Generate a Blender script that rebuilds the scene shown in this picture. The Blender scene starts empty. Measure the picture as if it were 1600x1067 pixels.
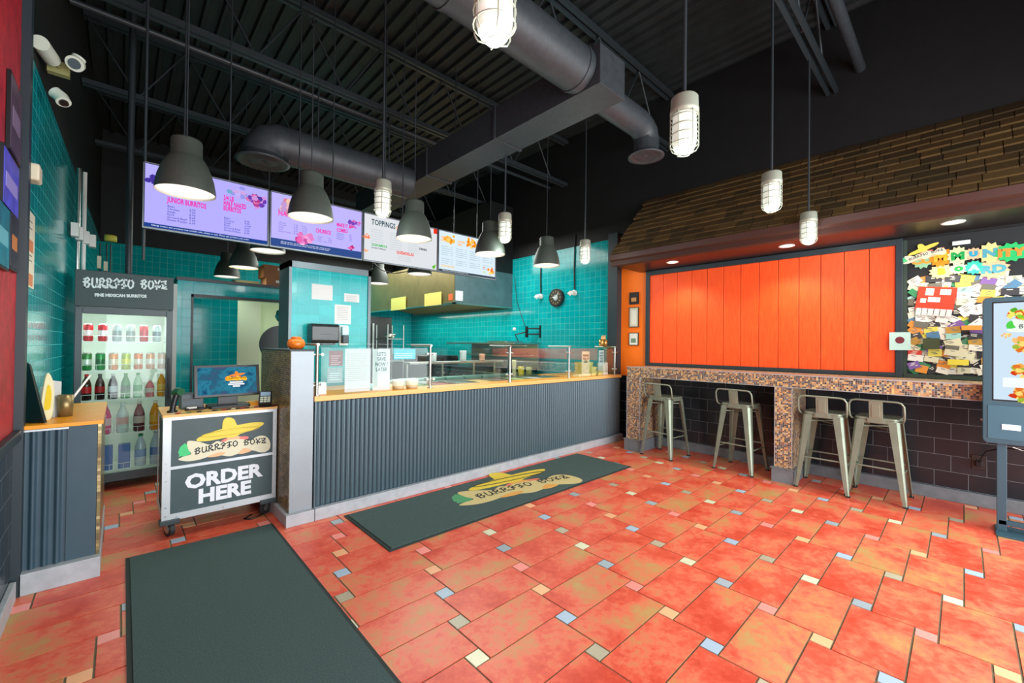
import bpy, bmesh, math, random
from math import sin, cos, pi, radians as R
from mathutils import Vector, Matrix, Euler
random.seed(7)
SC = bpy.context.scene
COL = SC.collection

# ------------------------------------------------------------------ camera
YAW, PITCH, ROLL, FPX = 0.820073, 0.008592, 0.010846, 658.04
EYE = Vector((0, 0, 1.36))
fw = Vector((cos(PITCH)*cos(YAW), cos(PITCH)*sin(YAW), sin(PITCH)))
rt = Vector((sin(YAW), -cos(YAW), 0))
up = rt.cross(fw)
r2 = cos(ROLL)*rt + sin(ROLL)*up
u2 = -sin(ROLL)*rt + cos(ROLL)*up
cd = bpy.data.cameras.new('camera'); cam = bpy.data.objects.new('camera', cd); COL.objects.link(cam)
cd.sensor_width = 36; cd.lens = FPX/1600*36; cd.clip_start = .02; cd.clip_end = 100
m = Matrix((r2, u2, -fw)).transposed().to_4x4(); m.translation = EYE
cam.matrix_world = m
SC.camera = cam

# ------------------------------------------------------------------ light and exposure
SC.view_settings.view_transform = 'Standard'; SC.view_settings.look = 'None'
SC.view_settings.gamma = 1; SC.view_settings.use_curve_mapping = False
SC.view_settings.exposure = 0.25
W = bpy.data.worlds.new('World'); SC.world = W; W.use_nodes = True
bg = W.node_tree.nodes['Background']; bg.inputs[0].default_value = (.86, .94, 1, 1); bg.inputs[1].default_value = 1.0

def area(name, loc, rot, sx, sy, power, color=(1, 1, 1)):
    l = bpy.data.lights.new(name, 'AREA'); l.shape = 'RECTANGLE'; l.size = sx; l.size_y = sy
    l.energy = power; l.color = color
    o = bpy.data.objects.new(name, l); COL.objects.link(o); o.location = loc; o.rotation_euler = rot
    return o
# daylight coming through the storefront glazing behind the photographer
area('storefront_daylight', (2.6, -1.72, 1.5), (R(90), 0, 0), 5.6, 2.7, 310, (.95, .98, 1))
# area light without a fixture, added to brighten the kitchen walls
area('kitchen_fill_light', (3.9, 7.0, 3.25), (0, 0, 0), 1.6, 4.2, 185, (.97, 1, .93))

# strip of light added under the hood to lift the wall and range
area('hood_fill_light', (4.95, 7.5, 2.045), (0, 0, 0), .3, 3.2, 26, (1, .98, .85))

def point(name, loc, power, color, r=.03):
    l = bpy.data.lights.new(name, 'POINT'); l.energy = power; l.color = color; l.shadow_soft_size = r
    o = bpy.data.objects.new(name, l); COL.objects.link(o); o.location = loc
    return o
def spot(name, loc, power, color, ang=110, r=.03):
    l = bpy.data.lights.new(name, 'SPOT'); l.energy = power; l.color = color; l.shadow_soft_size = r
    l.spot_size = R(ang); l.spot_blend = .6
    o = bpy.data.objects.new(name, l); COL.objects.link(o); o.location = loc
    return o

# ------------------------------------------------------------------ material helpers
def lin(h):
    h = h.lstrip('#'); out = []
    for i in (0, 2, 4):
        c = int(h[i:i+2], 16)/255
        out.append(c/12.92 if c <= .04045 else ((c+.055)/1.055)**2.4)
    return tuple(out)+(1,)
MC = {}
class NT:
    def __init__(s, name):
        s.m = bpy.data.materials.new(name); s.m.use_nodes = True
        s.t = s.m.node_tree; s.b = s.t.nodes['Principled BSDF']; s.out = s.t.nodes['Material Output']
    def n(s, typ, props=None, **ins):
        x = s.t.nodes.new(typ)
        for k, v in (props or {}).items(): setattr(x, k, v)
        for k, v in ins.items():
            key = k if not k.startswith('i') or not k[1:].isdigit() else int(k[1:])
            s.set(x, key, v)
        return x
    def set(s, x, key, v):
        sock = x.inputs[key]
        if isinstance(v, bpy.types.NodeSocket): s.t.links.new(v, sock)
        else: sock.default_value = v
    def math(s, op, a, b=0., c=0.):
        x = s.n('ShaderNodeMath', {'operation': op}); s.set(x, 0, a); s.set(x, 1, b)
        if len(x.inputs) > 2: s.set(x, 2, c)
        return x.outputs[0]
    def mix(s, f, a, b):
        x = s.n('ShaderNodeMix', {'data_type': 'RGBA'}); s.set(x, 0, f); s.set(x, 6, a); s.set(x, 7, b)
        return x.outputs[2]
    def coord(s): return s.n('ShaderNodeTexCoord').outputs['Object']
    def noise(s, vec, scale, detail=3, rough=.6):
        x = s.n('ShaderNodeTexNoise'); s.set(x, 'Vector', vec); s.set(x, 'Scale', scale); s.set(x, 'Detail', detail); s.set(x, 'Roughness', rough)
        return x.outputs[0]
    def ramp(s, f, stops, interp='LINEAR'):
        x = s.n('ShaderNodeValToRGB'); x.color_ramp.interpolation = interp
        e = x.color_ramp.elements
        while len(e) < len(stops): e.new(.5)
        for i, (p, c) in enumerate(stops): e[i].position = p; e[i].color = c
        s.set(x, 0, f); return x.outputs[0]
    def bump(s, h, strength=.3, dist=.01):
        x = s.n('ShaderNodeBump'); s.set(x, 'Strength', strength); s.set(x, 'Distance', dist); s.set(x, 'Height', h)
        s.set(s.b, 'Normal', x.outputs[0])
def mat(name, col, rough=.5, metal=0., emit=None, es=0., noise=0., nscale=30, spec=None, alpha=None, coat=0., bump=0.):
    if name in MC: return MC[name]
    k = NT(name); c = lin(col) if isinstance(col, str) else col
    if noise:
        f = k.noise(k.coord(), nscale)
        a = tuple(x*(1-noise) for x in c[:3])+(1,); b = tuple(min(1, x*(1+noise)) for x in c[:3])+(1,)
        k.set(k.b, 'Base Color', k.ramp(f, [(.3, a), (.7, b)]))
        if bump: k.bump(f, bump, .003)
    else: k.b.inputs['Base Color'].default_value = c
    k.b.inputs['Roughness'].default_value = rough; k.b.inputs['Metallic'].default_value = metal
    if spec is not None: k.b.inputs['Specular IOR Level'].default_value = spec
    if coat: k.b.inputs['Coat Weight'].default_value = coat
    if emit: k.b.inputs['Emission Color'].default_value = lin(emit) if isinstance(emit, str) else emit; k.b.inputs['Emission Strength'].default_value = es
    MC[name] = k.m; return k.m
def glow(name, col, s):
    if name in MC: return MC[name]
    k = NT(name); e = k.n('ShaderNodeEmission', None, Color=lin(col) if isinstance(col, str) else col, Strength=s)
    k.t.links.new(e.outputs[0], k.out.inputs[0]); MC[name] = k.m; return k.m
def glassmat(name, tint, gloss=.08, rough=.02):
    k = NT(name)
    t = k.n('ShaderNodeBsdfTransparent', None, Color=tint)
    g = k.n('ShaderNodeBsdfGlossy', None, Color=(1, 1, 1, 1), Roughness=rough)
    fr = k.n('ShaderNodeFresnel', None, IOR=1.5)
    f = k.math('MULTIPLY', fr.outputs[0], .38)
    mx = k.n('ShaderNodeMixShader'); k.set(mx, 0, f); k.t.links.new(t.outputs[0], mx.inputs[1]); k.t.links.new(g.outputs[0], mx.inputs[2])
    k.t.links.new(mx.outputs[0], k.out.inputs[0]); return k.m
def tilemat(name, size, cols, grout, gw, rough=.2, run=None, off=(0, 0, 0), bump=.4, var=0., metal=0., coat=0., groutrough=.7, wave=0., spec=.5):
    """tiles laid in object space; size per axis, run=(u,v): rows along v shift half a tile in u"""
    k = NT(name)
    geo = k.n('ShaderNodeNewGeometry'); pos = k.coord()
    sp = k.n('ShaderNodeSeparateXYZ', None, Vector=pos); sn = k.n('ShaderNodeSeparateXYZ', None, Vector=geo.outputs['True Normal'])
    p = []; on = []
    for i in range(3):
        a = k.math('LESS_THAN', k.math('ABSOLUTE', sn.outputs[i]), .6)
        on.append(a)
        p.append(k.math('DIVIDE', k.math('ADD', sp.outputs[i], off[i]), size[i]))
    if run:
        u, v = run
        sh = k.math('MULTIPLY', k.math('MODULO', k.math('FLOOR', k.math('ADD', p[v], 1000)), 2), .5)
        p[u] = k.math('ADD', p[u], sh)
    edge = None
    fl = []
    for i in range(3):
        pi_ = k.math('MULTIPLY', p[i], on[i])
        fl.append(k.math('FLOOR', pi_))
        fr = k.math('ABSOLUTE', k.math('SUBTRACT', k.math('FRACT', k.math('ADD', p[i], 1000)), .5))
        e = k.math('MULTIPLY', k.math('GREATER_THAN', fr, .5-gw/size[i]/2), on[i])
        edge = e if edge is None else k.math('MAXIMUM', edge, e)
    cx = k.n('ShaderNodeCombineXYZ', None, X=fl[0], Y=fl[1], Z=fl[2])
    wn = k.n('ShaderNodeTexWhiteNoise', {'noise_dimensions': '3D'}, Vector=cx.outputs[0])
    n = len(cols)
    if n > 1: c = k.ramp(wn.outputs[0], [(i/n, lin(x)) for i, x in enumerate(cols)], 'CONSTANT')
    else: c = lin(cols[0])
    if var:
        hs = k.n('ShaderNodeHueSaturation'); k.set(hs, 'Color', c)
        k.set(hs, 'Value', k.math('MULTIPLY_ADD', wn.outputs[0], var*2, 1-var)); c = hs.outputs[0]
    k.set(k.b, 'Base Color', k.mix(edge, c, lin(grout)))
    k.set(k.b, 'Roughness', k.math('MULTIPLY_ADD', edge, groutrough-rough, rough))
    k.b.inputs['Metallic'].default_value = metal; k.b.inputs['Coat Weight'].default_value = coat; k.b.inputs['Specular IOR Level'].default_value = spec
    h = k.math('SUBTRACT', 1, edge)
    if wave: h = k.math('ADD', h, k.math('MULTIPLY', k.noise(pos, 9, 1), wave))
    k.bump(h, bump, .002)
    return k.m

# ------------------------------------------------------------------ mesh helpers
class MB:
    def __init__(s): s.v = []; s.f = []; s.mi = []; s.tint = []; s.sm = []; s.cm = 0; s.ct = (1, 1, 1); s.M = None
    def add(s, vs, fs, smooth=False):
        b = len(s.v)
        s.v += [tuple(s.M @ Vector(v)) if s.M else tuple(v) for v in vs]
        for f in fs: s.f.append([b+i for i in f]); s.mi.append(s.cm); s.tint.append(s.ct); s.sm.append(smooth)
        return s
    def box(s, x0, x1, y0, y1, z0, z1):
        v = [(x, y, z) for z in (z0, z1) for y in (y0, y1) for x in (x0, x1)]
        return s.add(v, [(0, 2, 3, 1), (4, 5, 7, 6), (0, 1, 5, 4), (2, 6, 7, 3), (0, 4, 6, 2), (1, 3, 7, 5)])
    def rbox(s, x0, x1, y0, y1, z0, z1, r=.01, n=3, axis='z'):
        """box with rounded vertical (axis) edges"""
        A = {'z': (x0, x1, y0, y1, z0, z1), 'y': (x0, x1, z0, z1, y0, y1), 'x': (y0, y1, z0, z1, x0, x1)}[axis]
        a0, a1, b0, b1, c0, c1 = A; P = []
        for cx, cy, st in ((a1-r, b0+r, -90), (a1-r, b1-r, 0), (a0+r, b1-r, 90), (a0+r, b0+r, 180)):
            for i in range(n+1):
                t = R(st+90*i/n); P.append((cx+r*cos(t), cy+r*sin(t)))
        f = {'z': lambda a, b, c: (a, b, c), 'y': lambda a, b, c: (a, c, b), 'x': lambda a, b, c: (c, a, b)}[axis]
        N = len(P); v = [f(a, b, c0) for a, b in P]+[f(a, b, c1) for a, b in P]
        return s.add(v, [tuple(range(N-1, -1, -1)), tuple(range(N, 2*N))]+[(i, (i+1) % N, N+(i+1) % N, N+i) for i in range(N)])
    def cyl(s, p0, p1, r0, r1=None, n=16, caps=True):
        r1 = r0 if r1 is None else r1
        p0 = Vector(p0); p1 = Vector(p1); d = (p1-p0).normalized()
        a = d.orthogonal().normalized(); b = d.cross(a)
        v = [p0+r0*(cos(2*pi*i/n)*a+sin(2*pi*i/n)*b) for i in range(n)]+[p1+r1*(cos(2*pi*i/n)*a+sin(2*pi*i/n)*b) for i in range(n)]
        s.add(v, [(i, (i+1) % n, n+(i+1) % n, n+i) for i in range(n)], True)
        if caps: s.add(v, [tuple(range(n-1, -1, -1)), tuple(range(n, 2*n))])
        return s
    def tube(s, pts, r, n=8, closed=False):
        pts = [Vector(p) for p in pts]; N = len(pts); rings = []
        prev = None
        for i, p in enumerate(pts):
            a = pts[(i-1) % N] if (closed or i > 0) else p; c = pts[(i+1) % N] if (closed or i < N-1) else p
            d = (c-a).normalized()
            if prev is None: u = d.orthogonal().normalized()
            else: u = (prev-d*prev.dot(d)).normalized()
            prev = u; w = d.cross(u)
            rings.append([p+r*(cos(2*pi*k/n)*u+sin(2*pi*k/n)*w) for k in range(n)])
        v = [x for q in rings for x in q]; fs = []
        for i in range(N if closed else N-1):
            j = (i+1) % N
            for k in range(n): fs.append((i*n+k, i*n+(k+1) % n, j*n+(k+1) % n, j*n+k))
        s.add(v, fs, True)
        if not closed: s.add(v, [tuple(range(n-1, -1, -1)), tuple(range((N-1)*n, N*n))])
        return s
    def lathe(s, prof, c=(0, 0, 0), n=24, smooth=True):
        v = []
        for r, z in prof: v += [(c[0]+r*cos(2*pi*i/n), c[1]+r*sin(2*pi*i/n), c[2]+z) for i in range(n)]
        fs = [(k*n+i, k*n+(i+1) % n, (k+1)*n+(i+1) % n, (k+1)*n+i) for k in range(len(prof)-1) for i in range(n)]
        return s.add(v, fs, smooth)
    def prism(s, poly, f0, f1):
        """poly: 2D points; f0,f1 map (u,v)->3D for both faces"""
        N = len(poly); v = [f0(*p) for p in poly]+[f1(*p) for p in poly]
        return s.add(v, [tuple(range(N-1, -1, -1)), tuple(range(N, 2*N))]+[(i, (i+1) % N, N+(i+1) % N, N+i) for i in range(N)])
    def build(s, name, mats, parent=None, world=True, bevel=0., auto=True):
        me = bpy.data.meshes.new(name); me.from_pydata(s.v, [], s.f)
        ms = mats if isinstance(mats, (list, tuple)) else [mats]
        for x in ms: me.materials.append(x)
        for p, mi, sm in zip(me.polygons, s.mi, s.sm): p.material_index = min(mi, len(ms)-1); p.use_smooth = sm
        if any(t != (1, 1, 1) for t in s.tint):
            at = me.color_attributes.new('tint', 'FLOAT_COLOR', 'CORNER'); i = 0
            for p, t in zip(me.polygons, s.tint):
                for _ in range(p.loop_total): at.data[i].color = (*t, 1); i += 1
        bm = bmesh.new(); bm.from_mesh(me); bmesh.ops.recalc_face_normals(bm, faces=bm.faces); bm.to_mesh(me); bm.free()
        o = bpy.data.objects.new(name, me); COL.objects.link(o)
        if parent:
            o.parent = parent
            if world:
                q = parent; t = Vector((0, 0, 0))
                while q: t += q.location; q = q.parent
                o.location = -t
        if bevel:
            b = o.modifiers.new('bevel', 'BEVEL'); b.width = bevel; b.segments = 2; b.limit_method = 'ANGLE'; b.angle_limit = R(50)
        return o
def tag(o, label, cat, group=None):
    o['label'] = label; o['category'] = cat
    if group: o['group'] = group
    return o
def thing(name, label, cat, loc=(0, 0, 0), rz=0, group=None):
    o = bpy.data.objects.new(name, None); COL.objects.link(o); o.location = loc; o.rotation_euler = (0, 0, rz); o.empty_display_size = .05
    return tag(o, label, cat, group)
def struct(o): o['kind'] = 'structure'; return o
def copy_tree(o, parent=None):
    c = o.copy(); COL.objects.link(c)
    if parent: c.parent = parent
    for ch in list(o.children): copy_tree(ch, c)
    return c
def bx(*a): return MB().box(*a)
# frames: map local (u right, v up, w outwards) to the world for flat writing
def fr_y(x, y, z): return Matrix(((1, 0, 0, x), (0, 0, -1, y), (0, 1, 0, z), (0, 0, 0, 1)))      # faces -Y
def fr_x(x, y, z): return Matrix(((0, 0, -1, x), (-1, 0, 0, y), (0, 1, 0, z), (0, 0, 0, 1)))     # faces -X
def fr_l(x, y, z): return Matrix(((0, 0, 1, x), (1, 0, 0, y), (0, 1, 0, z), (0, 0, 0, 1)))       # faces +X
def fr_f(x, y, z): return Matrix.Translation((x, y, z))                                          # lies on the floor
def text(name, s, size, M, mt, parent, bold=0., align='LEFT', sx=1., thick=.0012, line=1.):
    cu = bpy.data.curves.new(name, 'FONT'); cu.body = s; cu.size = size; cu.offset = bold; cu.align_x = align
    cu.extrude = thick/2; cu.space_line = line; cu.resolution_u = 2
    t = bpy.data.objects.new(name, cu); COL.objects.link(t)
    dg = bpy.context.evaluated_depsgraph_get(); dg.update()
    me = bpy.data.meshes.new_from_object(t.evaluated_get(dg))
    COL.objects.unlink(t); bpy.data.objects.remove(t); bpy.data.curves.remove(cu)
    me.transform(M @ Matrix.Diagonal((sx, 1, 1, 1)))
    me.materials.clear(); me.materials.append(mt)
    o = bpy.data.objects.new(name, me); COL.objects.link(o)
    if parent:
        o.parent = parent; q = parent; tt = Vector((0, 0, 0))
        while q: tt += q.location; q = q.parent
        o.location = -tt
    return o

# graffiti lettering: every letter drawn with round pen strokes in a unit box
GL = {
 'B': [[(.1, 0), (.2, .9)], [(0, .85), (.55, 1), (.8, .8), (.4, .52), (.85, .35), (.6, .02), (.1, 0)], [(-.1, .55), (.15, .45)]],
 'U': [[(.1, .95), (.05, .3), (.3, 0), (.65, .05), (.85, .35), (.8, .95)], [(.8, .4), (1, .05)]],
 'R': [[(.12, 0), (.2, .95)], [(0, .8), (.5, 1), (.8, .75), (.5, .5), (.25, .48)], [(.4, .5), (.65, .1), (1, 0), (.85, .2)]],
 'I': [[(.05, .75), (.5, 1), (.95, .7), (.55, .6), (.3, .5), (.8, .4)], [(.5, .6), (.35, 0), (.0, .1)]],
 'T': [[(0, .8), (.4, .95), (.95, .9)], [(.5, .95), (.55, .05)], [(.15, .35), (.5, .5), (.9, .25)], [(.2, .0), (.55, .1)]],
 'O': [[(.5, 1), (.12, .75), (.05, .3), (.4, 0), (.85, .2), (.95, .65), (.5, 1)]],
 'Y': [[(.05, .95), (.45, .5), (.9, .98)], [(.45, .5), (.35, 0)], [(.1, .3), (.45, .42), (.8, .2), (1, .35)]],
 'Z': [[(.05, .85), (.9, .95), (.15, .1), (1, .05)], [(.2, .5), (.85, .6)], [(.9, .3), (.6, .2)]],
}
def graffiti(mb, s, f, w, h, pen):
    """write s along a path; f(t, v) maps advance 0..1 and height 0..1 to (u, v)"""
    n = len(s); adv = 1/n
    for i, ch in enumerate(s):
        if ch == ' ': continue
        for st in GL[ch]:
            P = [f((i+.06+.84*x)*adv, y*h) for x, y in st]
            for a, b in zip(P, P[1:]):
                d = Vector((b[0]-a[0], b[1]-a[1])); L = d.length or 1e-6; q = Vector((-d.y, d.x))/L*pen/2
                mb.add([(a[0]+q.x, a[1]+q.y, 0), (a[0]-q.x, a[1]-q.y, 0), (b[0]-q.x, b[1]-q.y, 0), (b[0]+q.x, b[1]+q.y, 0)], [(0, 1, 2, 3)])
            for a in P:
                mb.add([(a[0]+pen*.55*cos(k*pi/4), a[1]+pen*.55*sin(k*pi/4), 0.0002) for k in range(8)], [tuple(range(8))])
def spline(P, n=5):
    out = []; N = len(P)
    for i in range(N):
        a, b, c, d = [Vector(P[(i+k) % N]) for k in (-1, 0, 1, 2)]
        for j in range(n):
            t = j/n
            out.append(tuple(.5*((2*b)+(c-a)*t+(2*a-5*b+4*c-d)*t*t+(3*b-a-3*c+d)*t**3)))
    return out
LOGOC = {k: mat('logo_'+k, c, .7) for k, c in dict(yellow='#ecd95a', tan='#e4e2c4', green='#4fd184', pink='#f0847c', skin='#efc193', ink='#1d2f36', shade='#c9b23e').items()}
def logo(parent, M, wd, name='sombrero_emblem', cols=None, th=.001):
    """sombrero over a wrapped burrito, drawn in a box wd wide (source units: 1000 = wd)"""
    C = cols or LOGOC; k = wd/960.
    def P(pts, smooth=True):
        q = [((x-60)*k, (540-y)*k*1.18) for x, y in pts]
        return spline(q) if smooth else q
    # perspective of the photographed panel is undone with a small shear
    sh = lambda pts: [(x, y+(x-60)*.136) for x, y in pts]
    def part(nm, pts, c, w, smooth=True):
        mb = MB(); mb.M = M
        mb.prism(P(sh(pts), smooth), lambda u, v: (u, v, 0), lambda u, v: (u, v, w))
        return mb.build(nm, C[c], parent)
    part('lettuce', [(150, 378), (118, 360), (105, 372), (88, 385), (72, 405), (66, 430), (58, 455), (70, 470), (62, 492), (90, 488), (120, 490), (175, 464), (165, 420)], 'green', th, False)
    part('bandana', [(470, 342), (545, 298), (745, 280), (752, 308), (690, 322), (560, 330)], 'pink', th)
    part('face_patch', [(535, 330), (550, 285), (655, 278), (662, 318), (600, 332)], 'skin', th*1.4)
    part('wrap', [(145, 340), (250, 342), (360, 372), (430, 335), (490, 345), (560, 320), (700, 310), (780, 325), (850, 285), (920, 268), (980, 290), (1012, 350), (1005, 410), (960, 445), (900, 452), (830, 435), (775, 428), (700, 440), (640, 470), (560, 492), (480, 482), (400, 475), (330, 500), (250, 525), (150, 538), (62, 522), (100, 495), (180, 466), (152, 420)], 'tan', th*2)
    for hp in ([(338, 492), (430, 455), (512, 448), (505, 470), (440, 492), (360, 500)], [(655, 460), (720, 405), (798, 428), (760, 450), (700, 466)]):
        part('hand_shape', hp, 'skin', th*2.6)
    # hat
    br = []
    for i in range(28):
        t = 2*pi*i/28; a = -R(15.5); x = 368*cos(t); y = 50*sin(t)
        br.append((580+x*cos(a)-y*sin(a), 230+x*sin(a)+y*cos(a)))
    part('hat_brim', br, 'yellow', th*2.2, False)
    br2 = [(580+(x-580)*.86, 233+(y-230)*.55) for x, y in br]
    mb = MB(); mb.M = M
    q = P(sh(br2), False)
    mb.tube([(a, b, th*2.2) for a, b in q], 4*k, 4, True); mb.build('brim_line', C['shade'], parent)
    part('hat_crown', [(478, 262), (482, 200), (486, 140), (510, 95), (560, 86), (603, 100), (625, 140), (655, 200), (668, 255), (600, 290), (520, 296)], 'yellow', th*3)
    mb = MB(); mb.M = M @ Matrix.Translation((0, 0, th*3.2))
    def f(t, v):
        x = 215+750*t; y = 470-120*t-18*sin(pi*t)
        return ((x-60)*k, (540-y-(x-60)*.136)*k*1.18+v)
    graffiti(mb, 'BURRITO     ', f, wd, 70*k, 11*k)
    mb.build('wordmark', C['ink'], parent)
    m2 = MB(); m2.M = mb.M; graffiti(m2, '        BOYZ', f, wd, 70*k, 11*k); m2.build('wordmark', C['ink'], parent)

# ------------------------------------------------------------------ materials
TEAL = tilemat('teal_glazed_tile', (.102, .102, .102), ['#06a7ac', '#07a2a8', '#08abaf', '#05a0a5'], '#5cc4c2', .0032, .12, bump=.4, var=.04, wave=.25, spec=.3)
BTILE = tilemat('black_subway_tile', (.215, .215, .145), ['#1d262c', '#1b2429', '#1f282e'], '#76838a', .003, .25, run=(1, 2), bump=.5, off=(0, .14, .03), var=.06)
BTILEL = tilemat('black_wall_tile', (.215, .215, .145), ['#26333c', '#24313a', '#28353e'], '#5d7078', .004, .2, run=(1, 2), bump=.5, off=(0, .1, .03), var=.06)
MOS = tilemat('mosaic_tile', (.0165, .0165, .0165), ['#cf9350', '#463c3c', '#a97a4c', '#33383f', '#e0bd72', '#7d5c48', '#5f5a60', '#c4b08c', '#3b3230', '#8f5038', '#b48a5c', '#6d7077', '#d8a860'], '#a59d8c', .0024, .3, bump=.3, off=(.004, .003, .005))
MOSB = tilemat('bronze_mosaic_tile', (.032, .032, .0165), ['#8f7b4c', '#756544', '#a8925c', '#645a42', '#84734e', '#9a8454'], '#45443a', .0026, .3, run=(1, 2), bump=.4, off=(.004, .003, .005), metal=.1)
MOSG = tilemat('gold_mosaic_tile', (.02, .02, .02), ['#a99a6a', '#8d8058', '#c4b788', '#756b4e'], '#5d5a4a', .0022, .2, bump=.4, off=(.004, .003, .005), metal=.4)
BLACK = mat('black_paint', '#0b0f11', .6, noise=.25, nscale=6)
DECKM = mat('black_deck_paint', '#1a2122', .55, noise=.3, nscale=4)
STEELP = mat('black_steel_paint', '#2a3236', .42)
DUCTM = mat('dark_duct_paint', '#30363a', .5, noise=.2, nscale=25)
CTRIM = mat('charcoal_trim', '#26353c', .45)
CORR = mat('charcoal_corrugated_steel', '#51666f', .34, metal=.3)
PANELG = mat('charcoal_panel', '#37505d', .5, noise=.06, nscale=12)
KICK = mat('grey_stone_kick', '#a9b1b6', .45, noise=.12, nscale=14)
KICKD = mat('grey_tile_kick', '#6d767a', .45, noise=.2, nscale=9)
ORANGE = mat('orange_paint', '#ff7a08', .55)
REDW = mat('red_wall_paint', '#a8202c', .55, noise=.3, nscale=14)
REDW2 = None
k_ = NT('vermilion_wood_siding')
v_ = k_.coord(); mp = k_.n('ShaderNodeMapping'); k_.set(mp, 'Vector', v_); mp.inputs['Scale'].default_value = (1, 9, .8)
nf = k_.noise(mp.outputs[0], 9, 6, .65)
k_.set(k_.b, 'Base Color', k_.ramp(nf, [(.3, lin('#ee480e')), (.7, lin('#ff5f1e'))])); k_.b.inputs['Roughness'].default_value = .5
k_.bump(nf, .55, .004); SIDING = k_.m
STEEL = mat('brushed_steel', '#b9bdb8', .28, metal=1, noise=.08, nscale=40)
STEELY = mat('hood_steel', '#8c7f52', .45, metal=.7, noise=.12, nscale=5)
STEELB = mat('hood_end_steel', '#6a8288', .4, metal=.6, noise=.15, nscale=4)
ALU = mat('aluminium_edge', '#c3ccd0', .4, metal=.5)
WHITE = mat('white_plastic', '#e8ebe6', .45)
CREAM = mat('cream_plastic', '#ddd6b8', .5)
PAPER = mat('white_paper', '#ccd3d3', .8)
DKP = mat('black_plastic', '#14181b', .35)
GREYP = mat('grey_plastic', '#46535a', .5)
RUB = mat('black_rubber', '#1d2224', .6)
YTOP = mat('orange_laminate', '#f2a012', .35, noise=.08, nscale=8)
YEDGE = mat('pale_wood_edge', '#f3be72', .5)
CARD = mat('brown_cardboard', '#8a5d3c', .85)
GLASS = glassmat('clear_glass', (.93, .985, .975, 1))
PALEG = mat('pale_green_paint', '#a9c79c', .6)

# ------------------------------------------------------------------ floor
def floor():
    mb = MB(); ox, oy, TW, TH, B = 1.48769, 2.43270, .50113, .24787, .08256
    mb.cm = 0; mb.ct = (.5, .5, .5); mb.box(-.45, 5.6, -1.7, 9.9, -.05, -.004)
    KC = ['#f4978c', '#f5b888', '#a9c3d6', '#b6b096', '#dfe3c0', '#9fb3ba']
    g = .0042
    rr = random.Random(3)
    for i in range(-8, 18):
        for j in range(-32, 26):
            kx = ox+i*TW-j*B; ky = oy-i*B-j*TH
            if not(-.9 < kx < 6.3 and -2.1 < ky < 10.2): continue
            # key tile
            if -.44 < kx < 5.55 and -1.65 < ky < 9.85:
                mb.cm = 2; c = lin(KC[(j+4*i) % 6])[:3]; f = rr.uniform(.9, 1.05); mb.ct = tuple(x*f for x in c)
                mb.box(kx-B/2+g, kx+B/2-g, ky-B/2+g, ky+B/2-g, -.004, 0)
            x0 = kx-B/2-TW; y1 = ky+B/2; x1 = x0+TW; y0 = y1-TH
            x0, x1 = max(x0+g, -.44), min(x1-g, 5.58); y0, y1 = max(y0+g, -1.68), min(y1-g, 9.88)
            if x1-x0 > .02 and y1-y0 > .02:
                mb.cm = 1; mb.ct = (rr.random(), rr.random(), rr.random()); mb.box(x0, x1, y0, y1, -.004, 0)
    gr = mat('floor_grout', '#6f6a52', .85, noise=.25, nscale=30)
    k = NT('terracotta_floor_tile'); at = k.n('ShaderNodeAttribute', {'attribute_name': 'tint'}); v = k.coord()
    vo = k.n('ShaderNodeVectorMath', {'operation': 'MULTIPLY_ADD'}, i0=at.outputs['Vector'], i1=(7, 7, 7), i2=v)
    sp = k.n('ShaderNodeSeparateXYZ', None, Vector=at.outputs['Vector'])
    n1 = k.noise(vo.outputs[0], 3.2, 5, .62); n2 = k.noise(vo.outputs[0], 26, 5, .7)
    f = k.math('ADD', k.math('ADD', k.math('MULTIPLY_ADD', n1, 1.2, -.11), k.math('MULTIPLY', k.math('SUBTRACT', n2, .5), .6)), k.math('MULTIPLY', k.math('SUBTRACT', sp.outputs[0], .5), .09))
    c = k.ramp(f, [(.28, lin('#cb452e')), (.44, lin('#dc5a41')), (.53, lin('#e07254')), (.63, lin('#cf8355')), (.77, lin('#b89a5c'))])
    k.set(k.b, 'Base Color', c); k.set(k.b, 'Roughness', k.math('MULTIPLY_ADD', n2, .25, .22)); k.bump(n2, .15, .002)
    k2 = NT('small_accent_tile'); a2 = k2.n('ShaderNodeAttribute', {'attribute_name': 'tint'}); k2.set(k2.b, 'Base Color', a2.outputs['Color']); k2.b.inputs['Roughness'].default_value = .3
    return struct(mb.build('floor', [gr, k.m, k2.m]))
floor()

# ------------------------------------------------------------------ room shell
XR, YB = 5.5, 9.7
def wlx(y): return -.4+.15*(y-3.47)/6.23      # the kitchen stretch of the left wall runs slightly askew
mb = MB(); mb.cm = 0; mb.box(-.55, -.4, -1.7, 3.47, .86, 5.1); mb.cm = 1; mb.box(-.55, -.4, -1.7, 3.47, 0, .86)
struct(mb.build('wall_left', [REDW, BTILEL]))
def lw(z0, z1, m_):
    mb = MB()
    mb.add([(-.55, 3.47, z0), (wlx(3.47), 3.47, z0), (wlx(YB), YB, z0), (-.55, YB, z0), (-.55, 3.47, z1), (wlx(3.47), 3.47, z1), (wlx(YB), YB, z1), (-.55, YB, z1)],
           [(0, 3, 2, 1), (4, 5, 6, 7), (1, 2, 6, 5), (0, 1, 5, 4), (2, 3, 7, 6), (3, 0, 4, 7)]); return mb
struct(lw(0, 3.02, 0).build('wall_kitchen_left', TEAL)); struct(lw(3.02, 5.1, 0).build('wall_upper_left', BLACK))
mb = MB(); mb.cm = 0; mb.box(-.55, 5.65, YB, YB+.15, 0, 3.0); mb.cm = 1; mb.box(-.55, 5.65, YB, YB+.15, 3.0, 5.1); struct(mb.build('wall_back', [TEAL, BLACK]))
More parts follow.
